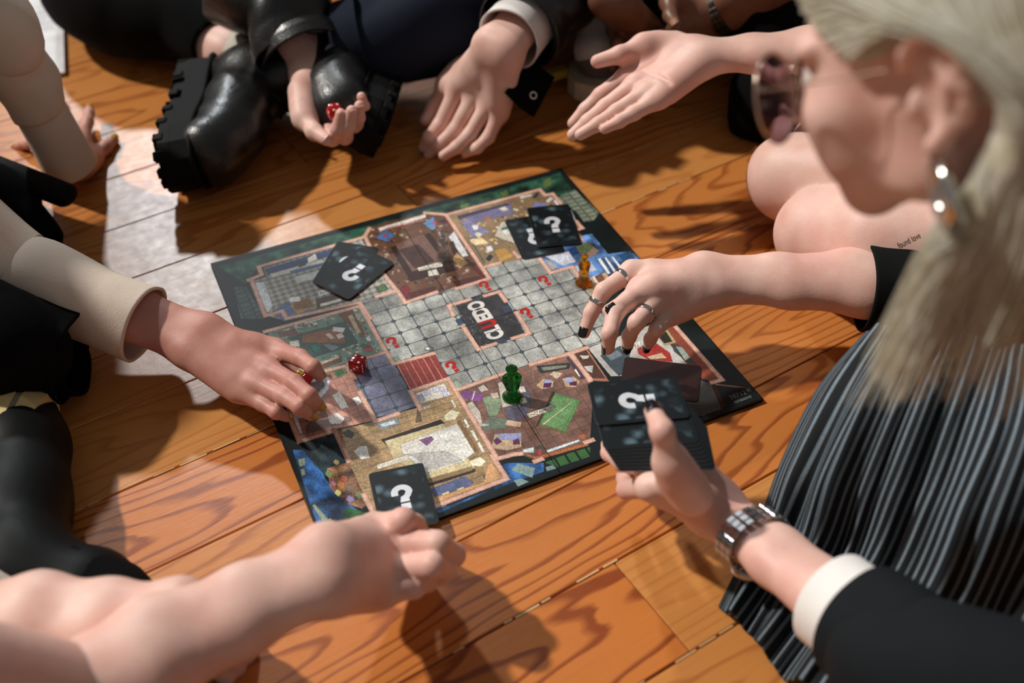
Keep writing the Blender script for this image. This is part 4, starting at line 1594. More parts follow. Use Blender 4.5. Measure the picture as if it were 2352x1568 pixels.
# ---- the player at the top in a leather jacket: both hands
p3 = empty('person', (0.05, 2.05, 0)); PX3 = p3
tag(p3, 'person in black leather jacket and cuffed navy trousers with a red die in one palm', 'person')
specA = ((1146, 110, 'near'), {'index': (1050, 206, .075), 'middle': (1092, 216, .078), 'ring': (1124, 236, .074), 'pinky': (1148, 258, .066)},
         {'index': [(1010, 288, True), (986, 314, True), (973, 336, False)], 'middle': [(1045, 300, True), (1008, 334, True), (985, 353, False)],
          'ring': [(1080, 308, True), (1049, 338, True), (1018, 358, False)], 'pinky': [(1122, 315, True), (1096, 340, True), (1068, 352, False)]},
         [(1078, 146, .085), (1028, 196, True), (1000, 240, False), (978, 277, True)])
FA, hA = arm_field('A', specA, (1310, -75, .19), .030, .021, 1.06, 1.08)
specB = ((719, 162, 'far'), {'index': (755, 283, .068), 'middle': (774, 276, .068), 'ring': (792, 259, .071), 'pinky': (804, 238, .076)},
         {'index': [(762, 318, True), (775, 298, True), (783, 262, True)], 'middle': [(792, 314, True), (800, 290, True), (808, 255, True)],
          'ring': [(818, 290, True), (823, 270, True), (826, 243, True)], 'pinky': [(832, 262, True), (836, 245, True), (830, 222, True)]},
         [(695, 210, .098), (700, 272, True), (722, 303, True), (750, 320, True)])
FB, hB = arm_field('B', specB, (622, -45, .17), .030, .021, 1.06, 1.06)

# ---- the player on the right with the open palm
p5 = empty('person', (0.80, 1.25, 0))
tag(p5, 'person with bare knees, thigh tattoo and plaid skirt, holding out an open palm', 'person')
specC = ((1612, 128, .190), {'index': (1445, 172, .166), 'middle': (1461, 194, .172), 'ring': (1484, 214, .175), 'pinky': (1512, 228, .175)},
         {'index': [(1380, 219, True), (1345, 252, True), (1316, 283, False)], 'middle': [(1390, 247, True), (1350, 279, True), (1316, 309, False)],
          'ring': [(1416, 257, True), (1374, 285, True), (1333, 309, False)], 'pinky': [(1456, 260, True), (1423, 279, True), (1388, 296, False)]},
         [(1548, 106, .186), (1478, 107, True), (1424, 126, True), (1372, 141, False)])
FC, hC = arm_field('C', specC, (1990, 112, .21), .0285, .0195, 1.0, 1.12)

# ---- the player at the left: reaching hand and planted hand
p1 = empty('person', (-0.85, 1.0, 0))
tag(p1, 'person in ribbed cream top with mustard nails, reaching for the red playing piece', 'person')
specD = ((446, 778, .060), {'index': (632, 803, .050), 'middle': (614, 846, .054), 'ring': (586, 880, .050), 'pinky': (548, 900, .042)},
         {'index': [(690, 822, True), (719, 843, True), (734, 862, False)], 'middle': [(676, 880, True), (710, 908, True), (731, 930, False)],
          'ring': [(652, 910, True), (688, 934, True), (714, 953, False)], 'pinky': [(606, 928, True), (634, 947, True), (658, 957, False)]},
         [(500, 790, .045), (586, 806, False), (645, 838, True), (690, 868, True)])
FD, hD = arm_field('D', specD, (0, 600, .115), .029, .0205)
specH = ((160, 376, 'near'), {'index': (188, 318, .028), 'middle': (160, 312, .030), 'ring': (132, 318, .028), 'pinky': (106, 334, .022)},
         {'index': [(200, 280, False), (204, 262, False), (206, 250, False)], 'middle': [(150, 270, False), (146, 250, False), (143, 240, False)],
          'ring': [(108, 288, False), (96, 276, False), (88, 268, False)], 'pinky': [(70, 330, False), (52, 333, False), (36, 340, False)]},
         [(186, 380, .03), (210, 366, False), (240, 340, False), (261, 322, False)])
FH, hH = arm_field('H', specH, (-22, 50, .26), .023, .0185)

# ---- the blonde player: right hand with rings, left hand with the fan of cards
p6 = empty('person', (0.50, 0.40, 0))
tag(p6, 'blonde person in tinted glasses and dark blazer holding fanned cards, steel watch on wrist', 'person')
specE = ((1640, 640, 'far'), {'index': (1452, 622, .105), 'middle': (1470, 662, .110), 'ring': (1502, 698, .100), 'pinky': (1540, 722, .085)},
         {'index': [(1386, 668, True), (1358, 718, True), (1342, 764, False)], 'middle': [(1412, 720, True), (1400, 766, True), (1397, 800, False)],
          'ring': [(1462, 740, True), (1445, 772, False), (1441, 796, False)], 'pinky': [(1508, 756, True), (1494, 778, False), (1487, 796, False)]},
         [(1585, 662, .100), (1500, 660, True), (1446, 688, True), (1400, 714, True)])
FE, hE = arm_field('E', specE, (2130, 655, .10), .031, .0205, .98)
specG = ((1650, 1172, .066), {'index': (1492, 1118, .112), 'middle': (1512, 1080, .105), 'ring': (1545, 1060, .098), 'pinky': (1585, 1052, .090)},
         {'index': [(1440, 1124, False), (1436, 1096, False), (1452, 1072, False)], 'middle': [(1430, 1060, False), (1400, 1040, False), (1395, 1020, False)],
          'ring': [(1470, 1020, False), (1440, 1000, False), (1420, 980, False)], 'pinky': [(1530, 1000, False), (1510, 980, False), (1490, 960, False)]},
         [(1590, 1140, .125), (1540, 1060, True), (1521, 990, True), (1500, 944, False)])
FG, hG = arm_field('G', specG, (2130, 1545, .135), .0275, .0190, .98)

# ---- the player at the near left: bare arms, one hand on a card
p2 = empty('person', (-0.42, 0.40, 0))
tag(p2, 'bare-armed person at the near corner drawing a card with bent fingers', 'person')
specI = ((742, 1310, 'near'), {'index': (862, 1216, .066), 'middle': (896, 1248, .076), 'ring': (900, 1306, .070), 'pinky': (874, 1360, .056)},
         {'index': [(926, 1196, True), (952, 1206, False), (966, 1220, False)], 'middle': [(1004, 1250, True), (1042, 1274, False), (1026, 1300, False)],
          'ring': [(992, 1298, True), (1024, 1306, False), (1004, 1326, False)], 'pinky': [(950, 1348, True), (982, 1336, False), (984, 1318, True)]},
         [(790, 1280, .08), (880, 1250, False), (940, 1238, False), (990, 1238, True)])
FI, hI = arm_field('I', specI, (150, 1600, .15), .031, .0200, 1.08, 1.14)
specJ = ((395, 1425, 'near'), {'index': (500, 1440, .05), 'middle': (500, 1470, .05), 'ring': (490, 1500, .045), 'pinky': (470, 1520, .04)},
         {'index': [(560, 1480, False), (590, 1500, False), (600, 1520, False)], 'middle': [(560, 1500, False), (590, 1520, False), (600, 1540, False)],
          'ring': [(540, 1530, False), (560, 1550, False), (570, 1560, False)], 'pinky': [(520, 1550, False), (530, 1560, False), (540, 1570, False)]},
         [(420, 1420, .06), (470, 1440, False), (510, 1470, False), (530, 1490, False)])
FJ, hJ = arm_field('J', specJ, (-70, 1440, .11), .031, .0200, 1.0)
# ------------------------------------------------------------------ cloth and other materials
def fabric(name, col, rough=.85, scale=700, st=.25, nz=8, var=.12, sheen=.0):
    m, nt, b = mat_new(name)
    co = objco(nt)
    c = lin(col)
    n1 = noise(nt, nz, 3, co)
    nt.links.new(ramp(nt, n1, [(.3, tuple(x * (1 - var) for x in c)), (.7, tuple(min(1, x * (1 + var)) for x in c))]), b.inputs['Base Color'])
    b.inputs['Roughness'].default_value = rough
    b.inputs['Specular IOR Level'].default_value = .12
    b.inputs['Sheen Weight'].default_value = sheen
    h = mth(nt, 'ADD', noise(nt, scale, 2, co), mth(nt, 'MULTIPLY', noise(nt, 45, 3, co), 1.5))
    bump(nt, h, st, .0015, b)
    return m


CREAM = fabric('cream_jersey', (222, 206, 190))
BLACKF = fabric('black_cotton', (5, 5, 6), .95)
NAVY = fabric('navy_wool', (30, 35, 48), .9, 500)
SHIRT = fabric('white_shirt', (226, 222, 218), .8)
SOCK = fabric('white_sock', (206, 198, 186), .9, 300)
SUIT = fabric('charcoal_suiting', (24, 27, 30), .85)
TEE = fabric('black_tee', (13, 16, 15), .9)


def leather(name, col, rough=.32):
    m, nt, b = mat_new(name)
    co = objco(nt)
    b.inputs['Base Color'].default_value = (*lin(col), 1)
    b.inputs['Specular IOR Level'].default_value = .6
    n = noise(nt, 38, 4, co, .6)
    nt.links.new(mth(nt, 'MULTIPLY_ADD', n, .25, rough - .12), b.inputs['Roughness'])
    v = nn(nt, 'ShaderNodeTexVoronoi'); v.inputs['Scale'].default_value = 420; nt.links.new(co, v.inputs['Vector'])
    h = mth(nt, 'ADD', mth(nt, 'MULTIPLY', v.outputs['Distance'], .35), mth(nt, 'MULTIPLY', noise(nt, 16, 3, co, .55, .6), 4.0))
    bump(nt, h, .22, .003, b)
    return m


LEATHER = leather('black_leather', (7, 8, 10), .36)
BOOTL = leather('boot_leather', (8, 9, 10), .36)
RUBBER = plain('black_rubber', (6, 6, 7), .75, spec=.2)
STEEL = plain('brushed_steel', (176, 176, 178), .25, metal=1.0)
SILVER = plain('silver', (206, 204, 200), .16, metal=1.0)
DARKSTEEL = plain('dark_steel', (70, 72, 70), .35, metal=1.0)


def stripe_mat():
    m, nt, b = mat_new('pinstripe_wool')
    uvn = nt.nodes.new('ShaderNodeUVMap'); sp_ = nt.nodes.new('ShaderNodeSeparateXYZ'); nt.links.new(uvn.outputs[0], sp_.inputs[0])
    f = mth(nt, 'FRACT', sp_.outputs[0])
    d = mth(nt, 'ABSOLUTE', mth(nt, 'SUBTRACT', f, .5))
    co = objco(nt)
    k = ramp(nt, d, [(0.10, (1, 1, 1)), (.17, (0, 0, 0))])
    n = noise(nt, 500, 2, co)
    k2 = mth(nt, 'MULTIPLY', k, mth(nt, 'MULTIPLY_ADD', n, .8, .5))
    nt.links.new(mixc(nt, k2, (*lin((17, 20, 24)), 1), (*lin((122, 136, 146)), 1)), b.inputs['Base Color'])
    b.inputs['Roughness'].default_value = .8
    b.inputs['Specular IOR Level'].default_value = .3
    bump(nt, noise(nt, 650, 2, co), .2, .001, b)
    return m


PIN = stripe_mat()


def plaid_mat():
    m, nt, b = mat_new('plaid_wool')
    sp_ = nt.nodes.new('ShaderNodeSeparateXYZ'); nt.links.new(nt.nodes.new('ShaderNodeUVMap').outputs[0], sp_.inputs[0])
    def band(x, lo, hi, freq):
        f = mth(nt, 'FRACT', mth(nt, 'MULTIPLY', x, freq)); d = mth(nt, 'ABSOLUTE', mth(nt, 'SUBTRACT', f, .5))
        return ramp(nt, d, [(lo, (1, 1, 1)), (hi, (0, 0, 0))])
    c = mixc(nt, mth(nt, 'MULTIPLY', band(sp_.outputs[0], .18, .2, 1), .5), (*lin((24, 34, 52)), 1), (*lin((52, 66, 86)), 1))
    c = mixc(nt, mth(nt, 'MULTIPLY', band(sp_.outputs[1], .18, .2, 1), .5), c, (*lin((60, 76, 98)), 1))
    c = mixc(nt, mth(nt, 'MULTIPLY', band(sp_.outputs[0], .02, .03, 1), .7), c, (*lin((190, 196, 200)), 1))
    c = mixc(nt, mth(nt, 'MULTIPLY', band(sp_.outputs[1], .02, .03, 1), .7), c, (*lin((190, 196, 200)), 1))
    nt.links.new(c, b.inputs['Base Color']); b.inputs['Roughness'].default_value = .85
    return m


PLAID = plaid_mat()


def loft(name, rows, mat, parent, nu=60, nv=40, fold=None, uvs=(1, 1), thick=.0018):
    """rows: list of polylines with equal point counts (world); smooth sheet through them; fold(u, v) -> offset along the normal"""
    rows = [np.array(r, float) for r in rows]
    def cr(p, t):
        p = np.array(p); m = len(p) - 1
        x = min(max(t * m, 0), m - 1e-6); i = int(x); f = x - i
        p0, p1, p2, p3 = p[max(i - 1, 0)], p[i], p[i + 1], p[min(i + 2, m)]
        return .5 * ((2 * p1) + (p2 - p0) * f + (2 * p0 - 5 * p1 + 4 * p2 - p3) * f * f + (3 * p1 - p0 - 3 * p2 + p3) * f ** 3)
    G = np.zeros((nv, nu, 3))
    for i in range(nu):
        u = i / (nu - 1)
        col = [cr(r, u) for r in rows]
        for j in range(nv): G[j, i] = cr(col, j / (nv - 1))
    if fold is not None:
        du = np.gradient(G, axis=1); dv = np.gradient(G, axis=0)
        N = np.cross(du, dv); N /= np.linalg.norm(N, axis=2, keepdims=True) + 1e-9
        U, Vv = np.meshgrid(np.linspace(0, 1, nu), np.linspace(0, 1, nv))
        G = G + N * fold(U, Vv)[..., None]
    V = G.reshape(-1, 3)
    Fq = np.array([(j * nu + i, j * nu + i + 1, (j + 1) * nu + i + 1, (j + 1) * nu + i) for j in range(nv - 1) for i in range(nu - 1)], np.int32)
    U, Vv = np.meshgrid(np.linspace(0, uvs[0], nu), np.linspace(0, uvs[1], nv))
    uv = np.stack([U.ravel(), Vv.ravel()], 1)
    o = own(link(name, np_mesh(name, V, Fq, uv=uv), mat, parent), parent)
    if thick:
        md = o.modifiers.new('thick', 'SOLIDIFY'); md.thickness = thick; md.offset = 0
    return o


def ring_on(path_pt, axis, rad, width, thick, mat, parent, name='ring', flat=None, n=28):
    a = nrm(axis)
    p = np.array(path_pt, float)
    V, Fq = tube([p - a * width / 2, p, p + a * width / 2], [rad, rad * 1.02, rad], n=n, thick=thick, sub=2, flat=flat)
    o = link(name, np_mesh(name, V, Fq), mat, parent)
    return own(o, parent)


# ------------------------------------------------------------------ shoes
SOLE_OUT = [(-.125, 0), (-.122, .022), (-.10, .033), (-.06, .033), (-.02, .030), (.03, .036), (.07, .045), (.10, .046), (.13, .036), (.148, .015), (.150, 0),
            (.145, -.022), (.125, -.038), (.09, -.043), (.05, -.038), (0, -.031), (-.05, -.033), (-.10, -.033), (-.122, -.022)]


def ext_outline(bm, pts, z0, z1, M, grow0=1.0, grow1=1.0):
    a = [bm.verts.new(M @ Vector((x * grow0, y * grow0, z0))) for x, y in pts]
    b = [bm.verts.new(M @ Vector((x * grow1, y * grow1, z1))) for x, y in pts]
    n = len(pts)
    for i in range(n): bm.faces.new([a[i], a[(i + 1) % n], b[(i + 1) % n], b[i]])
    bm.faces.new(a[::-1]); bm.faces.new(b)


def shoe_frame(origin, toe, up):
    x = nrm(toe); z = nrm(np.array(up) - x * (np.array(up) @ x)); y = np.cross(z, x)
    return frame(origin, x, y, z)


def boot(parent, origin, toe, up, name='boot', shaft=.17, size=1.0):
    M = shoe_frame(origin, toe, up) @ Matrix.Diagonal((size, size, size, 1))
    T = lambda x, y, z: np.array(M @ Vector((x, y, z)))
    F = Field(); F.group(k=.03)
    s = size
    F.chain([T(.105, .002, .070), T(.06, .002, .078), T(.0, 0, .088), T(-.055, 0, .10)], [.037 * s, .043 * s, .043 * s, .046 * s])
    F.chain([T(-.085, 0, .072), T(-.07, 0, .11), T(-.072, 0, .05 + shaft)], [.036 * s, .045 * s, .050 * s])
    F.cap(T(.10, .022, .058), T(.11, -.02, .058), .027 * s, .026 * s)
    up_o = sdf_obj(name, F, .0042, BOOTL, parent, .0009, 40, 3)
    bm = bmesh.new()
    ext_outline(bm, SOLE_OUT, .016, .044, M, 1.02, .99)
    ext_outline(bm, [(x, y) for x, y in SOLE_OUT if x < -.02] + [(-.02, -.03)], -.002, .02, M, 1.0, 1.02)
    ext_outline(bm, [(.0, .03)] + [(x, y) for x, y in SOLE_OUT if x > .0] + [(.0, -.03)], .004, .02, M, 1.0, 1.02)
    # lugs round the edge and bars across the tread
    for i in range(len(SOLE_OUT)):
        for f in (.25,):
            p, q = np.array(SOLE_OUT[i]), np.array(SOLE_OUT[(i + 1) % len(SOLE_OUT)])
            c = p * (1 - f) + q * f; d = nrm(np.append(q - p, 0))
            R = Matrix.Rotation(math.atan2(d[1], d[0]), 4, 'Z')
            box(bm, (0, 0, 0), (.013, .011, .014), M @ Matrix.Translation((c[0] * .972, c[1] * .93, .0045)) @ R, .0015, 1)
    for x in np.arange(-.10, .13, .021):
        if -.03 < x < .0: continue
        for sy in (-1, 1):
            box(bm, (0, 0, 0), (.009, .026, .010), M @ Matrix.Translation((x, sy * .015, -.002)) @ Matrix.Rotation(sy * .45, 4, 'Z'), .001, 1)
    so = link('sole', bm_mesh('sole', bm), RUBBER, up_o)
    V, Fq = tube([T(x * 1.0, y * 1.01, .047) for x, y in SOLE_OUT + SOLE_OUT[:2]], [.0035 * s] * (len(SOLE_OUT) + 2), n=8, thick=0, sub=2)
    link('welt', np_mesh('welt', V, Fq), RUBBER, up_o)
    for k in range(5):
        V, Fq = tube([T(-.028 - .008 * k + .055 - k * .006, -.02, .125 + .017 * k), T(.035 - .02 * k, 0, .135 + .017 * k), T(-.028 - .008 * k + .055 - k * .006, .02, .125 + .017 * k)], [.0022 * s] * 3, n=8, thick=0)
        link('lace', np_mesh('lace', V, Fq), RUBBER, up_o)
    return up_o
# ------------------------------------------------------------------ clothes, hair and the rest of each person
W = lambda *p: np.array(p, float)


def torso(name, parent, mat, hip, chest, sl, sr, rh=.15, rc=.15, amp=.003, seed=0):
    F = Field(); F.group(k=.06)
    hip, chest, sl, sr = map(W2, (hip, chest, sl, sr))
    ax = nrm(sl - sr)
    F.cap(hip + ax * .05, chest + ax * .05, rh * .85, rc * .82); F.cap(hip - ax * .05, chest - ax * .05, rh * .85, rc * .82)
    F.cap(chest, (sl + sr) / 2 + nrm(chest - hip) * .02, rc * .7, .075)
    F.cap(sl, sr, .075, .075)
    return sdf_obj(name, F, .012, mat, parent, amp, 14, seed)


W2 = lambda p: np.array(p, float)


def sleeve(name, parent, mat, fr, ts, rads, tail=(), sag=0.0, **k):
    pts = [fr['w'] + (fr['e'] - fr['w']) * t - W(0, 0, sag) for t in ts] + list(tail)
    kw = dict(n=44, thick=.0035, sub=9); kw.update(k)
    return cloth(name, parent, mat, pts, rads, **kw)

# ================= leather jacket player
C = cloth
sleeve('jacket_sleeve', p3, LEATHER, hB, (.17, .36, .62, .85, 1.05), [.062, .060, .069, .070, .068, .075], [W(-.22, 1.98, .46)], n=48, thick=.004, fold=.012, nfold=2.6, seed=4)
sleeve('jacket_sleeve', p3, LEATHER, hA, (.30, .48, .72, 1.03), [.060, .058, .062, .064, .072], [W(.32, 1.98, .46)], n=48, thick=.004, fold=.009, nfold=3.0, seed=8)
sleeve('shirt_cuff', p3, SHIRT, hA, (.13, .24, .42), [.046, .045, .045], (), .004, n=40, thick=.003, fold=.0012, nfold=2, seed=2)
sleeve('jacket_cuff', p3, LEATHER, hA, (.25, .33, .40), [.062, .0635, .063], (), .006, n=40, thick=.004, fold=.001, nfold=2, seed=5)
sleeve('jacket_cuff', p3, LEATHER, hB, (.13, .22, .28), [.067, .068, .066], (), .004, n=40, thick=.004, fold=.002, nfold=2, seed=6)
# loose flap of the cuff with its snap
q = [at(1160, 212, .115), at(1215, 140, .125), at(1274, 178, .105), at(1226, 268, .075)]
fl = loft('cuff_flap', [[q[0], (q[0] + q[3]) / 2 - W(0, 0, .004), q[3]], [(q[0] + q[1]) / 2, (q[0] + q[1] + q[2] + q[3]) / 4 + W(0, 0, .006), (q[2] + q[3]) / 2], [q[1], (q[1] + q[2]) / 2, q[2]]], BLACKF, p3, 16, 16, None, (1, 1), .003)
sn = at(1225, 219, .099)
vdir = nrm(CAM - sn)
o = ring_on(sn + vdir * .006, nrm(vdir + W(.3, .1, .2)), .0055, .002, .0022, SILVER, p3, 'snap_ring')
torso('jacket', p3, LEATHER, (.06, 2.2, .14), (.06, 2.22, .40), (-.17, 2.12, .50), (.31, 2.12, .50), amp=.004)
# cuffed navy leg in front
C('trouser_leg', p3, NAVY, [at(802, 108, .10), at(880, 92, .108), at(985, 66, .115), at(1100, 28, .12), at(1240, -50, .13), W(.34, 2.06, .15), W(.10, 2.2, .14)], [.062, .066, .072, .080, .088, .10, .12], n=44, thick=.004, fold=.006, nfold=2.2, seed=3, sub=9)
C('turned_up_cuff', p3, NAVY, [at(795, 110, .099), at(815, 106, .102), at(842, 100, .105)], [.067, .068, .069], n=40, thick=.005, fold=.001, nfold=2, seed=1)
C('trouser_leg', p3, BLACKF, [at(508, 104, .066), at(430, 66, .072), at(330, 32, .080), at(200, -40, .09), W(-.68, 2.02, .11), W(-.12, 2.22, .13)], [.052, .060, .070, .080, .095, .12], n=44, thick=.004, fold=.006, nfold=2, seed=9, sub=9)
C('sock', p3, SOCK, [at(530, 124, .066), at(556, 140, .063), at(600, 168, .058)], [.038, .038, .038], n=30, thick=.003, fold=.001, nfold=4, seed=1)
C('sock', p3, SOCK, [at(830, 104, .105), at(790, 130, .09), at(740, 180, .07)], [.056, .050, .045], n=30, thick=.003, fold=.001, nfold=4, seed=2)
toeA, heelA = at(412, 366, .052), at(458, 184, .052)
boot(p3, (toeA + heelA) / 2 + W(-.018, 0, 0), toeA - heelA, (1, -.25, .12), 'boot', .16, 1.02)
boot(p3, at(905, 212, .052), (-.10, -1, -.02), (-.88, .12, .40), 'boot', .15, .95)
Fx = Field(); Fx.group(k=.02); Fx.chain([at(470, 92, .072), at(530, 126, .066), at(620, 180, .055)], [.036, .033, .034]); 
# ================= body meshes
HM3 = head_matrix((.03, 2.04, .76), (-.05, -.75, -.66), (0, -.6, .8))
Fs3 = Field(); Fs3.group(k=.03); Fs3.chain([hA['e'], W(.32, 1.98, .46)], [.031, .045]); Fs3.chain([hB['e'], W(-.22, 1.98, .46)], [.031, .045])
b3 = body_obj(p3, [(FA, .0019), (FB, .0019), (Fx, .004), (head_field(HM3, (0, -5, -16)), .005), (Fs3, .008)], SKIN_PALE)
scalp_cap(HM3, 'hair', hair_mat('brown_hair', (40, 28, 20), (70, 48, 34)), p3, lambda x, y, z: (z > 4.6 + .55 * y) or (y < -1 and z > -5))
hA['back'] = -hA['nor'] if hA['nor'] @ (CAM - hA['w']) < 0 else hA['nor']; hA['tout'] = nrm(hA['back'] + W(-.6, -.4, 0))
nails(b3, hA, NAIL_BARE)
hB['back'] = -(hB['nor'] if hB['nor'] @ (CAM - hB['w']) > 0 else -hB['nor']); hB['tout'] = nrm(CAM - hB['T'][3]) + W(0, 0, .2)
nails(b3, hB, NAIL_BARE)
palmB = (hB['M']['middle'] * .55 + hB['w'] * .45)
die(at(768, 256, palmB[2] + .030), Matrix.Rotation(.5, 3, 'Z') @ Matrix.Rotation(.35, 3, 'X') @ Matrix.Rotation(.2, 3, 'Y'), 'red translucent die lying in the open palm under the leather sleeve')

# ================= open palm player
Fl = Field(); Fl.group(k=.03)
K1, K2 = at(1812, 402, .085), at(1885, 535, .075)
Fl.chain([K1, at(2010, 415, .115), at(2300, 420, .15), W(.98, 1.15, .16)], [.052, .061, .074, .085])
Fl.chain([K1 + W(.012, .0, -.015), W(.50, 1.34, .055), W(.70, 1.40, .05)], [.044, .050, .04])
Fl.group(k=.03, join=.004)
Fl.chain([K2, at(2020, 560, .095), at(2330, 560, .13), W(.98, .98, .15)], [.055, .066, .080, .09])
Fl.chain([K2 + W(.02, 0, -.02), W(.62, 1.05, .05), W(.80, 1.12, .045)], [.044, .050, .04])
hC['back'] = -(hC['nor'] if hC['nor'] @ (CAM - hC['w']) > 0 else -hC['nor'])
Fu = Field(); Fu.group(k=.03); Fu.chain([hC['e'], W(.66, 1.30, .30), W(.80, 1.28, .48)], [.036, .042, .05])
b5 = body_obj(p5, [(FC, .0018), (Fl, .0038), (Fu, .006)], SKIN_PALE)
torso('top', p5, BLACKF, (1.02, 1.12, .16), (.97, 1.18, .42), (.86, 1.06, .52), (.84, 1.32, .52))
A0, A1 = at(2020, 560, .095), at(2330, 560, .13)
ax_ = nrm(A1 - A0)
V, Fq = tube([A0 + ax_ * .068, A0 + ax_ * .13, A1 + ax_ * .02, W(.98, .98, .16)], [.076, .084, .098, .12], n=60, thick=.003, fold=.003, nfold=2, seed=7, sub=8)
uvp = np.stack([np.arange(len(V)) % 60 / 60 * 9, (np.arange(len(V)) // 60) % 25 / 25 * 10], 1)
own(link('plaid_skirt', np_mesh('plaid_skirt', V, Fq, uv=uvp), PLAID, p5), p5)
C('plaid_skirt_back', p5, BLACKF, [at(2200, 418, .14), at(2330, 420, .155), W(.98, 1.15, .17)], [.082, .09, .11], n=40, thick=.003, fold=.003, nfold=2, seed=3)
# tattoo wrapped on to the thigh
from mathutils.bvhtree import BVHTree
bpy.context.view_layer.update()
bv = BVHTree.FromPolygons([v.co.copy() for v in b5.data.vertices], [tuple(p.vertices) for p in b5.data.polygons])
tm = text_mesh('found love', .0098, 0, .0, 'tattoo_lettering')
tm.materials.append(plain('tattoo_ink', (52, 40, 38), .6))
# origin in the parent's frame is the world here (the body keeps world coordinates)
pa, pb = at(2057, 568, .16), at(2118, 537, .16)
ctr = (pa + pb) / 2; tx = nrm(pb - pa); vd = nrm(ctr - CAM); ty = nrm(np.cross(vd, tx)); ty = ty if ty[2] > 0 or ty[1] > 0 else -ty
wd = max(v.co.x for v in tm.vertices) - min(v.co.x for v in tm.vertices)
k_ = .062 / wd
for v in tm.vertices:
    p = Vector(ctr + tx * v.co.x * k_ * .55 + ty * v.co.y * k_ * .62)
    h = bv.ray_cast(p - Vector(vd) * .2, Vector(vd))
    v.co = (h[0] - Vector(vd) * .0005) if h[0] is not None else p
link('tattoo_lettering', tm, None, b5)

# ================= cream top player
sh_r, sh_l = W(-.86, 1.00, .46), W(-.90, 1.28, .50)
sleeve('sleeve', p1, CREAM, hD, (.26, .48, .75, 1.0), [.0455, .045, .048, .052, .058, .07], [hD['e'] * .6 + sh_r * .4, sh_r], .008, thick=.003, fold=.0020, nfold=2.2, seed=5)
sleeve('sleeve_end', p1, CREAM, hH, (-.02, .12, .46), [.0365, .0355, .0335], thick=.003, fold=.0010, nfold=2, seed=6)
sleeve('sleeve', p1, CREAM, hH, (.42, .60, .82, 1.02), [.036, .040, .044, .050, .062, .07], [hH['e'] * .5 + sh_l * .5, sh_l], thick=.003, fold=.0045, nfold=4.0, seed=12)
torso('top', p1, CREAM, (-1.12, 1.05, .14), (-1.02, 1.12, .40), sh_r, sh_l)
C('trouser_leg', p1, BLACKF, [at(168, 815, .062), at(60, 792, .075), at(-120, 770, .10), W(-1.08, 1.0, .12)], [.054, .056, .070, .10], n=40, thick=.004, fold=.005, nfold=2, seed=4, sub=8)
C('trouser_leg', p1, BLACKF, [at(170, 828, .050), at(90, 842, .045), at(-60, 850, .05), W(-.95, .82, .05)], [.040, .036, .038, .045], n=40, thick=.004, fold=.005, nfold=2, seed=14, sub=8)
C('trouser_leg', p1, BLACKF, [at(118, 560, .022), at(60, 505, .035), at(-20, 440, .05), W(-.9, 1.22, .07), W(-1.1, 1.15, .1)], [.020, .032, .045, .07, .09], n=36, thick=.004, fold=.004, nfold=2, seed=2, sub=8)
Ft = Field(); Ft.group(k=.03); Ft.chain([hD['e'], sh_r], [.037, .05]); Ft.chain([hH['e'], sh_l], [.036, .05])
HM1 = head_matrix((-1.06, 1.30, .78), (.72, -.2, -.66), (.5, -.1, .85))
b1 = body_obj(p1, [(FD, .0020), (FH, .0024), (Ft, .008), (head_field(HM1, (0, -5, -16)), .005)], SKIN_ROSE)
hD['back'] = hD['nor'] if hD['nor'][2] > 0 else -hD['nor']; hD['tout'] = hD['back']
nails(b1, hD, NAIL_YELLOW)
hH['back'] = W(0, .1, 1); hH['tout'] = W(.2, .1, 1)
nails(b1, hH, NAIL_YELLOW)
HDARK = hair_mat('dark_brown_hair', (20, 12, 9), (46, 28, 22))
hl = lambda x, y, z: (z > 4.6 + .55 * y) or (y < -1 and z > -6)
scalp_cap(HM1, 'hair', HDARK, p1, hl)
gs = []
rr = np.random.default_rng(3)
for i in range(14):
    x = -7.5 + i * 1.1
    t = i / 13
    tip = at(20 + 130 * t + rr.uniform(-14, 14), 42 + rr.uniform(-26, 18), .40 + rr.uniform(-.03, .03))
    r0 = HP(HM1, (x * .8, 5 - abs(x) * .2, 9.5)); r1 = HP(HM1, (x, 9.5, 5.5))
    gs.append([r0, r1, r1 * .6 + tip * .4 + W(0, 0, .02), tip])
hair_strands('hair_strand', HDARK, p1, gs, 26, [.012, .016, .014, .006], .0008, 5)

# red piece in the reaching hand
tp = hD['T'][3]
f0 = at(694, 872, .020); f1 = at(668, 905, .016)
yz = nrm(f0 - f1)
piece(0, 0, 'slim', REDG, 'red translucent playing piece gripped under the hand with mustard nails', 0, frame(f1 + W(.0, 0, .0), nrm(np.cross(yz, (0, 0, 1))), nrm(np.cross(np.cross((0, 0, 1), yz), -yz)) * 1.0, yz) if False else Matrix.Translation(at(676, 902, .012)) @ Vector(yz).to_track_quat('Z', 'Y').to_matrix().to_4x4())

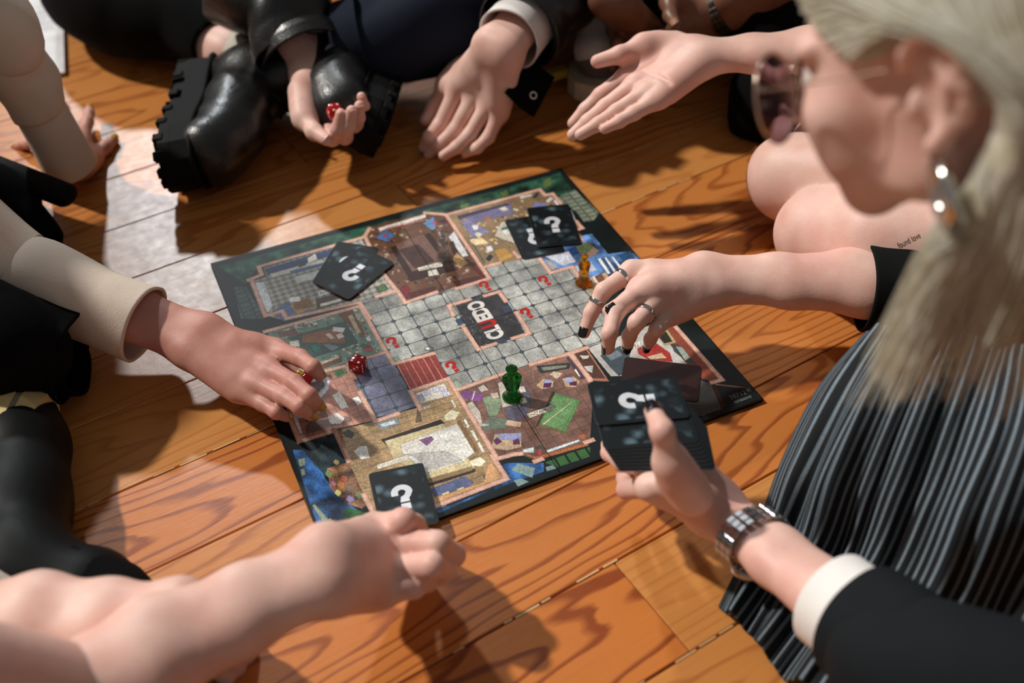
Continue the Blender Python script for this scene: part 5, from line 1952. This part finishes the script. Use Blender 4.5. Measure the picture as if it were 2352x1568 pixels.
# ================= blonde player
hE['back'] = hE['nor'] if hE['nor'][2] > 0 else -hE['nor']; hE['tout'] = nrm(CAM - hE['T'][3])
hG['back'] = W(0, 0, -1); hG['tout'] = nrm(CAM - hG['T'][3] + W(0, .5, .6))
Fs = Field(); Fs.group(k=.03)
shR6, shL6 = W(.62, .68, .36), W(.44, .30, .40)
Fs.chain([hE['e'], at(2250, 640, .115), shR6], [.034, .042, .06]); Fs.chain([hG['e'], W(.48, .31, .20), shL6], [.036, .044, .06])
b6 = body_obj(p6, [(FE, .0019), (FG, .0019), (head_field(HM6, (2, -7.5, -16)), .0024), (Fs, .008)], SKIN_PALE)
nails(b6, hE, NAIL_BLACK)
nails(b6, hG, NAIL_CHROME, which=())
fE = hE['F']
ring_on(fE['index'][0] * .35 + hE['M']['index'] * .65, fE['index'][0] - hE['M']['index'], .0108, .0055, .0016, SILVER, p6)
ring_on(fE['index'][1] * .5 + fE['index'][0] * .5, fE['index'][1] - fE['index'][0], .0100, .0042, .0016, SILVER, p6)
ring_on(fE['ring'][0] * .55 + hE['M']['ring'] * .45, fE['ring'][0] - hE['M']['ring'], .0106, .0065, .0016, SILVER, p6)
ring_on(fE['middle'][0] * .6 + hE['M']['middle'] * .4, fE['middle'][0] - hE['M']['middle'], .0110, .004, .0016, SILVER, p6)
# wrist watch: linked bracelet, case, crown
def bracelet(parent, c, axis, side, ra, rb, width, mat, n=22, name='watch_strap', th=.0030):
    a = nrm(axis); s = nrm(np.array(side) - a * (np.array(side) @ a)); u = np.cross(a, s)
    e = own(link(name, None, None, parent), parent) if False else None
    bm = bmesh.new()
    for i in range(n):
        t = 2 * math.pi * i / n
        for off, w in ((-.34, .28), (0, .34), (.34, .28)):
            p = np.array(c) + s * math.cos(t) * ra + u * math.sin(t) * rb + a * off * width
            nn_ = nrm(s * math.cos(t) / ra + u * math.sin(t) / rb); tt_ = np.cross(a, nn_)
            box(bm, (0, 0, 0), (2 * math.pi * (ra + rb) / 2 / n * .86, th, width * w), frame(p, tt_, nn_, a), .0005, 1)
    return own(link(name, bm_mesh(name, bm), mat, parent), parent)
wc = hG['w'] * .80 + hG['e'] * .20
wa = hG['e'] - hG['w']
band = bracelet(p6, wc, wa, hG['side'], .0335, .0255, .021, STEEL)
s_ = nrm(hG['side']); a_ = nrm(wa); u_ = nrm(np.cross(a_, s_)); u_ = u_ if u_[2] < 0 else -u_
cs = wc + u_ * .028 - s_ * 0
V, Fq = lathe([(0, 0), (.0155, 0), (.0165, .0015), (.0165, .006), (.0150, .0082), (.0135, .0078), (0, .0075)], 30)
me = np_mesh('watch_case', V, [f for f in Fq]); wcase = link('watch_case', me, STEEL, band); wcase.matrix_local = Matrix.Translation(cs) @ Vector(u_).to_track_quat('Z', 'Y').to_matrix().to_4x4()
# clothes
C('tee_sleeve', p6, TEE, [hE['w'] * .29 + hE['e'] * .71 - W(0, 0, .004), hE['w'] * .1 + hE['e'] * .9 - W(0, 0, .006), at(2250, 655, .100), shR6], [.0475, .050, .058, .075], n=40, thick=.003, fold=.003, nfold=2.5, seed=3, sub=8)
sleeve('shirt_cuff', p6, SHIRT, hG, (.60, .68, .80), [.0415, .0415, .042], thick=.0028, fold=.0006, nfold=2, seed=1)
sleeve('blazer_sleeve', p6, SUIT, hG, (.72, .86, 1.02), [.0485, .051, .056, .06, .075], [W(.48, .31, .20), shL6], thick=.004, fold=.0015, nfold=2, seed=4)
torso('blazer', p6, SUIT, (.82, .46, .13), (.64, .48, .32), shL6, shR6, amp=.004)
# pinstriped skirt spread over the bent leg
rows = [
    [at(1990, 762, .150), at(2080, 740, .19), at(2220, 760, .20), at(2420, 800, .22), at(2700, 900, .24)],
    [at(1880, 890, .115), at(1990, 900, .17), at(2160, 920, .19), at(2400, 980, .20), at(2700, 1060, .22)],
    [at(1792, 1065, .065), at(1900, 1090, .11), at(2080, 1130, .13), at(2330, 1190, .15), at(2680, 1250, .16)],
    [at(1735, 1215, .022), at(1840, 1260, .040), at(2000, 1320, .055), at(2240, 1400, .07), at(2600, 1450, .08)],
    [at(1650, 1392, .004), at(1722, 1452, .012), at(1830, 1570, .018), at(2100, 1660, .02), at(2500, 1700, .02)]]
def fold6(U, Vv):
    g = np.zeros_like(U)
    for fr, am, ph in ((5.2, .010, .4), (11.5, .0055, 1.1), (19.0, .002, 2.0)):
        g += am * np.sin(2 * math.pi * (U * fr + .25 * np.sin(Vv * 3 + ph)) + ph) * (.35 + .65 * Vv) * np.clip(U * 7, 0, 1)
    g += .012 * np.sin(2 * math.pi * (U * 2.1 + Vv * .5)) * np.clip((U - .25) * 3, 0, 1)
    return g
loft('pinstripe_skirt', rows, PIN, p6, 170, 70, fold6, (44, 1), .002)
# the skirt falls to the floor along its left edge
edge = [r[0] for r in rows]
flo = [W(p[0] + .01, p[1] - .01, .002) for p in edge]
# hair
HBL = hair_mat('pale_blonde_hair', (236, 231, 208), (252, 250, 240), gap=.28)
def hl6(x, y, z):
    if y <= -1.6: return z > -7
    if y <= 1.0: return z > 3.9
    return z > (1.9 + .3 * (y - 1) if y < 4 else 2.8 + 1.25 * (y - 4))
cap6 = scalp_cap(HM6, 'hair', HBL, p6, hl6)
rr = np.random.default_rng(8)
gs = []


def hang(b, f, ln):
    """falls from behind the ear over the near shoulder: f spreads the curtain sideways"""
    dx = rr.uniform(-.008, .008)
    out = W(.075 * f, -.03 * f, 0); sw = 1 - .6 * f
    return [b + out * .35 + W(-.002 * sw + dx * .4, -.003, -.045), b + out * .75 + W(-.018 * sw + dx, -.003, -.100), b + out * 1.0 + W(-.036 * sw + dx * 1.6, rr.uniform(-.012, .012), -ln)]


for i in range(48):          # swept back over the near side, behind the ear, then hanging
    f = i / 47
    yr = 6.5 - 13 * f + rr.uniform(-.6, .6)
    x0 = -1.0 + rr.uniform(-.8, 1.0)
    zt = 4.1 + 8.7 * math.sqrt(max(.05, 1 - ((yr + 1.3) / 10.2) ** 2))
    s1 = (-5.6, yr * .72 - 1.2, 4.1 + 6.3 * math.sqrt(max(.05, 1 - ((yr * .72) / 10.5) ** 2)))
    s2 = (-8.0 + .2 * rr.uniform(-1, 1), min(yr * .25 - 3.0, -2.9) - 1.8 * f, 3.8 - 1.2 * f + rr.uniform(-.4, .4))
    s3 = (-7.6, -5.4 - 2.6 * f + rr.uniform(-.4, .4), -1.0)
    P = [HP(HM6, (x0, yr, zt)), HP(HM6, s1), HP(HM6, s2), HP(HM6, s3)]
    gs.append(P + hang(P[-1], f, .20 + rr.uniform(-.05, .05)))
for i in range(20):          # from the hairline over the temple, above the ear
    f = i / 19
    q0 = (-1.5 - 5.0 * f, 8.3 - 4.6 * f * f, 8.4 - 5.6 * f)
    q1 = (-5.2 - 2.3 * f, 5.2 - 3.4 * f, 8.2 - 4.4 * f)
    q2 = (-7.9, .4 - .5 * rr.random(), 5.4 - 1.0 * f)
    q3 = (-8.3, -2.9 - .4 * rr.random(), 3.0)
    q4 = (-7.8, -5.0 - .6 * rr.random(), -1.0)
    P = [HP(HM6, q) for q in (q0, q1, q2, q3, q4)]
    gs.append(P + hang(P[-1], .1 * rr.random(), .21 + rr.uniform(-.05, .05)))
for i in range(16):          # loose ends in front
    P = [HP(HM6, (-8.0, -4.4, 1.0)), HP(HM6, (-7.9, -5.2, -2.0))]
    b = P[-1]
    gs.append(P + [b + W(-.004, .0, -.045), b + W(-.022 + .02 * rr.random(), -.003, -.10), b + W(-.046 + .08 * rr.random(), rr.uniform(-.02, .02), -.17 - .07 * rr.random())])
for i in range(22):          # far side and back of the head
    f = i / 21
    yr = 5.5 - 12 * f
    P = [HP(HM6, (.4, yr, 4.1 + 8.6 * math.sqrt(max(.05, 1 - ((yr + 1.3) / 10.2) ** 2)))), HP(HM6, (5.8, yr * .7 - 1, 9.6)), HP(HM6, (8.0, -2.5 - 2 * f, 3.5)), HP(HM6, (7.4, -4.5 - 2 * f, -2))]
    b = P[-1]
    P += [b + W(.01, -.01, -.06), b + W(.012, -.012, -.13), b + W(.012, -.012, -.2)]
    gs.append(P)
hair_strands('hair_strand', HBL, p6, gs, 32, [.006, .009, .009, .010, .010, .012, .007], .0011, 9)
# glasses: round rims, tinted lenses, bridge, temples
TINT = glass('tinted_lens', (150, 128, 140), .02); TINT.node_tree.nodes['Principled BSDF'].inputs['IOR'].default_value = 1.02
GOLD = plain('pale_gold_wire', (206, 186, 168), .2, metal=1.0)
gl = own(link('glasses', None, None, p6), p6)
for s in (-1, 1):
    cpt = (3.35 * s, 11.2, .3)
    pts = [HP(HM6, (cpt[0] + 3.0 * math.cos(t), cpt[1] - .12 * abs(cpt[0] + 3.0 * math.cos(t)) * .5, cpt[2] + 2.9 * math.sin(t))) for t in np.linspace(0, 2 * math.pi, 33)]
    V, Fq = tube(pts, [.0009] * 33, n=8, thick=0, sub=2)
    o = link('rim', np_mesh('rim', V, Fq), GOLD, gl)
    c0 = np.mean(pts[:-1], 0)
    fw = nrm(HM6[1][:, 1])
    Vl = [c0 + fw * .0006] + [p + fw * .0003 for p in pts[:-1]] + [c0 - fw * .0006] + [p - fw * .0003 for p in pts[:-1]]
    Fl_ = [[0, 1 + i, 1 + (i + 1) % 32] for i in range(32)] + [[33, 34 + (i + 1) % 32, 34 + i] for i in range(32)] + [[1 + i, 34 + i, 34 + (i + 1) % 32, 1 + (i + 1) % 32] for i in range(32)]
    o = link('lens', np_mesh('lens', Vl, Fl_), TINT, gl)
    V, Fq = tube([HP(HM6, (6.3 * s, 10.6, 1.6)), HP(HM6, (7.3 * s, 8.6, 1.8)), HP(HM6, (7.6 * s, 4.0, 1.9)), HP(HM6, (7.6 * s, -.6, 1.9)), HP(HM6, (7.4 * s, -2.4, .4))], [.0007] * 5, n=8, thick=0)
    o = link('temple_arm', np_mesh('temple_arm', V, Fq), GOLD, gl)
    for dz_ in (0, -1.0):
        V, Fq = tube([HP(HM6, (6.2 * s, 10.4, 1.7 + dz_)), HP(HM6, (6.5 * s, 10.0, 1.7 + dz_))], [.0022, .0022], n=10, thick=0, sub=2)
        o = link('hinge', np_mesh('hinge', V, Fq), SILVER, gl)
V, Fq = tube([HP(HM6, (-.7, 11.0, 1.0)), HP(HM6, (0, 11.2, 1.5)), HP(HM6, (.7, 11.0, 1.0))], [.0009] * 3, n=8, thick=0)
o = link('bridge', np_mesh('bridge', V, Fq), GOLD, gl)
# eyes
for s in (-1, 1):
    bm = bmesh.new(); bmesh.ops.create_uvsphere(bm, u_segments=16, v_segments=10, radius=.0118)
    o = link('eye', bm_mesh('eye', bm, True), PIP, b6); o.location = HP(HM6, (3.1 * s, 7.6, 1.2))
# chunky hoop earring
ec = HP(HM6, (-8.4, -.8, -5.2))
ea, eb = nrm(HM6[1][:, 1] * .5 + HM6[1][:, 0] * .8), nrm(HM6[1][:, 2])
pts = [ec + ea * .0165 * math.cos(t) + eb * .0175 * math.sin(t) for t in np.linspace(math.radians(100), math.radians(440), 26)]
V, Fq = tube(pts, [.0036 + .0012 * math.sin(math.pi * i / 25) for i in range(26)], n=14, thick=0, sub=3)
own(link('earring', np_mesh('earring', V, Fq), SILVER, p6), p6)

# ================= bare-armed player
Fu2 = Field(); Fu2.group(k=.03)
Fu2.chain([hI['e'], W(-.52, .30, .42)], [.038, .05]); Fu2.chain([hJ['e'], W(-.78, .42, .42)], [.037, .05])
b2 = body_obj(p2, [(FI, .0019), (FJ, .0024), (Fu2, .008)], SKIN_PALE)
hI['back'] = hI['nor'] if hI['nor'][2] > 0 else -hI['nor']; hI['tout'] = hI['back']
nails(b2, hI, NAIL_BARE)
torso('top', p2, BLACKF, (-.80, .20, .13), (-.72, .26, .36), (-.56, .24, .44), (-.80, .40, .44))
C('trouser_leg', p2, BLACKF, [at(330, 1528, .018), at(200, 1545, .035), at(0, 1560, .05), W(-.7, .38, .08), W(-.8, .22, .12)], [.030, .045, .06, .075, .09], n=36, thick=.004, fold=.004, nfold=2, seed=3, sub=8)
# sneaker, toe in the air, sole turned away
TO = W(.02, 1.0, -.06); UPD = W(.97, -.05, -.10)
SO = W(-.556, .655, .043)
Ms = shoe_frame(SO, TO, UPD)
Tn = lambda x, y, z: np.array(Ms @ Vector((x, y, z)))
F = Field(); F.group(k=.03)
F.chain([Tn(.115, 0, .040), Tn(.07, 0, .052), Tn(.0, 0, .074), Tn(-.06, 0, .098)], [.034, .042, .044, .046])
F.chain([Tn(-.095, 0, .06), Tn(-.09, 0, .10), Tn(-.10, 0, .17)], [.036, .043, .046])
UPB = plain('sneaker_upper', (6, 9, 10), .55, spec=.25)
sn_ = sdf_obj('sneaker', F, .0042, UPB, p2, .0008, 35, 2)
RUBW = plain('yellowed_rubber', (206, 186, 130), .6, nz=18, var=.25); RUBG = plain('grey_rubber', (120, 114, 96), .7)
bm = bmesh.new(); ext_outline(bm, SOLE_OUT, -.006, .044, Ms, 1.06, 1.05); link('sole', bm_mesh('sole', bm), RUBW, sn_)
bm = bmesh.new(); ext_outline(bm, SOLE_OUT, .044, .056, Ms, 1.03, .99); link('foxing_stripe', bm_mesh('foxing_stripe', bm), RUBG, sn_)
bm = bmesh.new(); ext_outline(bm, [(x, y) for x, y in SOLE_OUT if x > .065], .050, .068, Ms, 1.02, .93); link('toe_bumper', bm_mesh('toe_bumper', bm), RUBW, sn_)
V, Fq = tube([Tn(.0, .036, .040), Tn(-.05, .044, .060), Tn(-.10, .044, .085), Tn(-.12, .036, .12)], [.007] * 4, n=12, thick=0)
link('side_stripe', np_mesh('side_stripe', V, Fq), plain('off_white_leather', (190, 182, 170), .6), sn_)
for k in range(4):
    V, Fq = tube([Tn(-.01 - .018 * k, -.026, .112 + .008 * k), Tn(.0 - .018 * k, 0, .122 + .008 * k), Tn(-.01 - .018 * k, .026, .112 + .008 * k)], [.0028] * 3, n=8, thick=0)
    link('lace', np_mesh('lace', V, Fq), RUBBER, sn_)
C('trouser_leg', p2, BLACKF, [Tn(-.095, 0, .13), Tn(-.12, -.005, .20), W(-.36, .44, .06), W(-.42, .30, .10), W(-.70, .24, .12)], [.046, .048, .055, .08, .10], n=36, thick=.004, fold=.003, nfold=2, seed=5)

# ================= player with clasped hands
p4 = empty('person', (0.60, 2.0, 0))
tag(p4, 'person with clasped dark brown hands, steel watch and black bead bracelet above a grey sneaker', 'person')
specK = ((1408, 2, 'near'), {'index': (1445, 62, .125), 'middle': (1468, 76, .125), 'ring': (1492, 82, .122), 'pinky': (1514, 78, .118)},
         {'index': [(1418, 98, True), (1412, 128, False), (1410, 150, False)], 'middle': [(1440, 130, True), (1432, 160, False), (1424, 176, False)], 'ring': [(1478, 130, True), (1470, 160, False), (1460, 176, False)], 'pinky': [(1510, 116, True), (1508, 138, False), (1505, 152, False)]},
         [(1420, 34, .125), (1424, 62, True), (1418, 92, False), (1409, 104, False)])
FK, hK = arm_field('K', specK, (1330, -160, .22), .034, .022, 1.0)
specL = ((1618, 44, .135), {'index': (1556, 66, .140), 'middle': (1558, 86, .128), 'ring': (1562, 102, .115), 'pinky': (1568, 114, .100)},
         {'index': [(1520, 84, True), (1498, 92, False), (1480, 96, False)], 'middle': [(1520, 104, True), (1496, 112, False), (1478, 114, False)], 'ring': [(1524, 118, True), (1504, 124, False), (1488, 126, False)], 'pinky': [(1536, 126, True), (1520, 130, False), (1506, 130, False)]},
         [(1582, 26, .150), (1540, 4, True), (1540, 36, True), (1553, 58, True)])
FL, hL = arm_field('L', specL, (1840, -70, .22), .036, .022, 1.0)
Fz = Field(); Fz.group(k=.03); Fz.chain([hK['e'], W(.46, 2.25, .5)], [.036, .05]); Fz.chain([hL['e'], W(.84, 2.2, .5)], [.038, .05])
b4 = body_obj(p4, [(FK, .002), (FL, .002), (Fz, .008)], SKIN_DARK)
NB = plain('nail_brown', (150, 106, 86), .3)
hK['back'] = nrm(CAM - hK['w']); hK['tout'] = hK['back']; hL['back'] = nrm(CAM - hL['w']); hL['tout'] = hL['back']
nails(b4, hK, NB); nails(b4, hL, NB)
bracelet(p4, hL['w'] * .86 + hL['e'] * .14, hL['e'] - hL['w'], hL['side'], .034, .028, .020, DARKSTEEL, 26, 'watch_strap')
bracelet(p4, hK['w'] * .94 + hK['e'] * .06, hK['e'] - hK['w'], hK['side'], .033, .026, .010, plain('black_beads', (18, 18, 20), .25), 20, 'bead_bracelet', .006)
torso('top', p4, BLACKF, (.62, 2.35, .15), (.62, 2.36, .42), (.48, 2.30, .52), (.88, 2.30, .52))
C('trouser_leg', p4, BLACKF, [at(1690, 44, .07), at(1760, 20, .12), at(1900, -30, .15), W(.75, 2.3, .14)], [.07, .09, .10, .11], n=36, thick=.004, fold=.004, nfold=2, seed=3)
C('trouser_leg', p4, BLACKF, [at(1700, 232, .035), at(1790, 235, .05), at(1960, 220, .07), W(.95, 1.75, .1)], [.045, .062, .075, .09], n=36, thick=.004, fold=.004, nfold=2, seed=6)
C('trouser_leg', p4, BLACKF, [at(1440, 10, .10), at(1470, -50, .14), W(.57, 2.12, .18), W(.62, 2.3, .15)], [.055, .07, .09, .11], n=36, thick=.004, fold=.004, nfold=2, seed=8)
Ms = shoe_frame(at(1402, 128, .002), at(1352, 205, 0) - at(1440, 20, 0), (0, 0, 1))
Tn = lambda x, y, z: np.array(Ms @ Vector((x, y, z)))
GREYM = plain('grey_suede', (104, 100, 98), .8, nz=60); WHL = plain('white_leather', (206, 210, 212), .4); REDM = plain('red_trim', (176, 30, 34), .5); YEL = plain('yellow_sole', (200, 180, 70), .6)
F = Field(); F.group(k=.03)
F.chain([Tn(.105, .002, .056), Tn(.06, .002, .070), Tn(.0, 0, .088), Tn(-.055, 0, .104)], [.036, .043, .044, .046])
F.chain([Tn(-.085, 0, .07), Tn(-.08, 0, .11), Tn(-.085, 0, .14)], [.036, .045, .048])
sk = sdf_obj('sneaker', F, .0042, GREYM, p4, .0005, 30, 4)
F = Field(); F.group(k=.012)
F.ell(Tn(.075, -.006, .078), (.040, .034, .040), np.array(Ms.to_3x3().transposed()))
F.ell(Tn(.11, .0, .062), (.030, .034, .034), np.array(Ms.to_3x3().transposed()))
sdf_obj('toe_cap', F, .004, WHL, sk).parent = sk
bm = bmesh.new(); ext_outline(bm, SOLE_OUT, .0, .030, Ms, 1.03, 1.03); link('sole', bm_mesh('sole', bm), plain('cream_sole', (206, 200, 176), .6), sk)
bm = bmesh.new(); box(bm, (.13, -.03, .018), (.05, .02, .014), Ms @ Matrix.Rotation(-.75, 4, 'Z') @ Matrix.Translation((-.001, .060, 0)), .003); link('yellow_insert', bm_mesh('yellow_insert', bm), YEL, sk)
for sy in (-1, 1):
    V, Fq = tube([Tn(.05, .036 * sy, .095), Tn(.0, .044 * sy, .105), Tn(-.05, .050 * sy, .09)], [.008, .009, .008], n=12, thick=0); link('red_trim', np_mesh('red_trim', V, Fq), REDM, sk)
for k in range(4):
    V, Fq = tube([Tn(.03 - .022 * k, -.024, .118 + .009 * k), Tn(.036 - .022 * k, 0, .126 + .010 * k), Tn(.03 - .022 * k, .024, .118 + .009 * k)], [.003] * 3, n=8, thick=0); link('lace', np_mesh('lace', V, Fq), WHL, sk)
# red shoe further back
boot2 = shoe_frame(at(1340, -20, .0), (-.25, -1, 0), (0, 0, 1))
Tn = lambda x, y, z: np.array(boot2 @ Vector((x, y, z)))
F = Field(); F.group(k=.03); F.chain([Tn(.105, .0, .050), Tn(.06, 0, .064), Tn(.0, 0, .084), Tn(-.07, 0, .10)], [.036, .042, .044, .05])
rs = sdf_obj('red_sneaker', F, .005, plain('red_leather', (196, 40, 28), .5), p4)
bm = bmesh.new(); ext_outline(bm, SOLE_OUT, .0, .028, boot2, 1.03, 1.03); link('sole', bm_mesh('sole', bm), WHL, rs)

# ------------------------------------------------------------------ left over things at the left edge
# black bar
e0, e1 = at(150, 448, .060), at(-60, 366, .075)
V, Fq = tube([e0, e0 * .6 + e1 * .4, e1], [.0185, .019, .019], n=24, thick=0, sub=4, flat=((0, 0, 1), .75))
lg = link('stand_leg', np_mesh('stand_leg', V, Fq), RUBBER)
tag(lg, 'black flat bar with a rounded end beside the planted cream sleeve', 'bar')
bm = bmesh.new(); bmesh.ops.create_uvsphere(bm, u_segments=20, v_segments=12, radius=.0186)
for v in bm.verts: v.co.z *= .75; v.co.x *= .6
o = link('end_cap', bm_mesh('end_cap', bm, True), RUBBER, lg); o.location = e0; o.rotation_euler = (0, 0, math.atan2((e0 - e1)[1], (e0 - e1)[0]))
# white sheet of paper and pad by the top left corner
a, b, c = at(85, 10, .004), at(152, 20, .004), at(150, 170, .004)
bm = bmesh.new()
x_ = nrm(b - a); y_ = np.array([-x_[1], x_[0], 0])
Mp = frame((a + c) / 2 + W(-.03, .12, 0), x_, y_, (0, 0, 1))
M4 = Mp
ctr = at(150, 170, .003)
dirl = nrm(at(146, 30, .003) - ctr); px_ = np.array([-dirl[1], dirl[0], 0]); px_ = px_ if px_[0] < 0 else -px_
V = [ctr, ctr + dirl * .30, ctr + dirl * .30 + px_ * .21, ctr + px_ * .21]
V = V + [v + W(0, 0, .004) for v in V]
pd = link('score_pad', np_mesh('score_pad', V, [[0, 3, 2, 1], [4, 5, 6, 7], [0, 1, 5, 4], [1, 2, 6, 5], [2, 3, 7, 6], [3, 0, 4, 7]], False), plain('white_paper', (224, 224, 226), .7))
tag(pd, 'white paper pad lying on the floor behind the planted cream sleeve', 'paper pad')
for k in range(5):
    p = ctr + dirl * (.16 + .022 * k) + px_ * .03 + W(0, 0, .0075)
    bm = bmesh.new(); box(bm, (0, 0, 0), (.03, .0015, .0003), frame(p, px_, dirl, (0, 0, 1)))
    link('pen_stroke', bm_mesh('pen_stroke', bm), plain('blue_ink', (96, 110, 140), .6), pd)
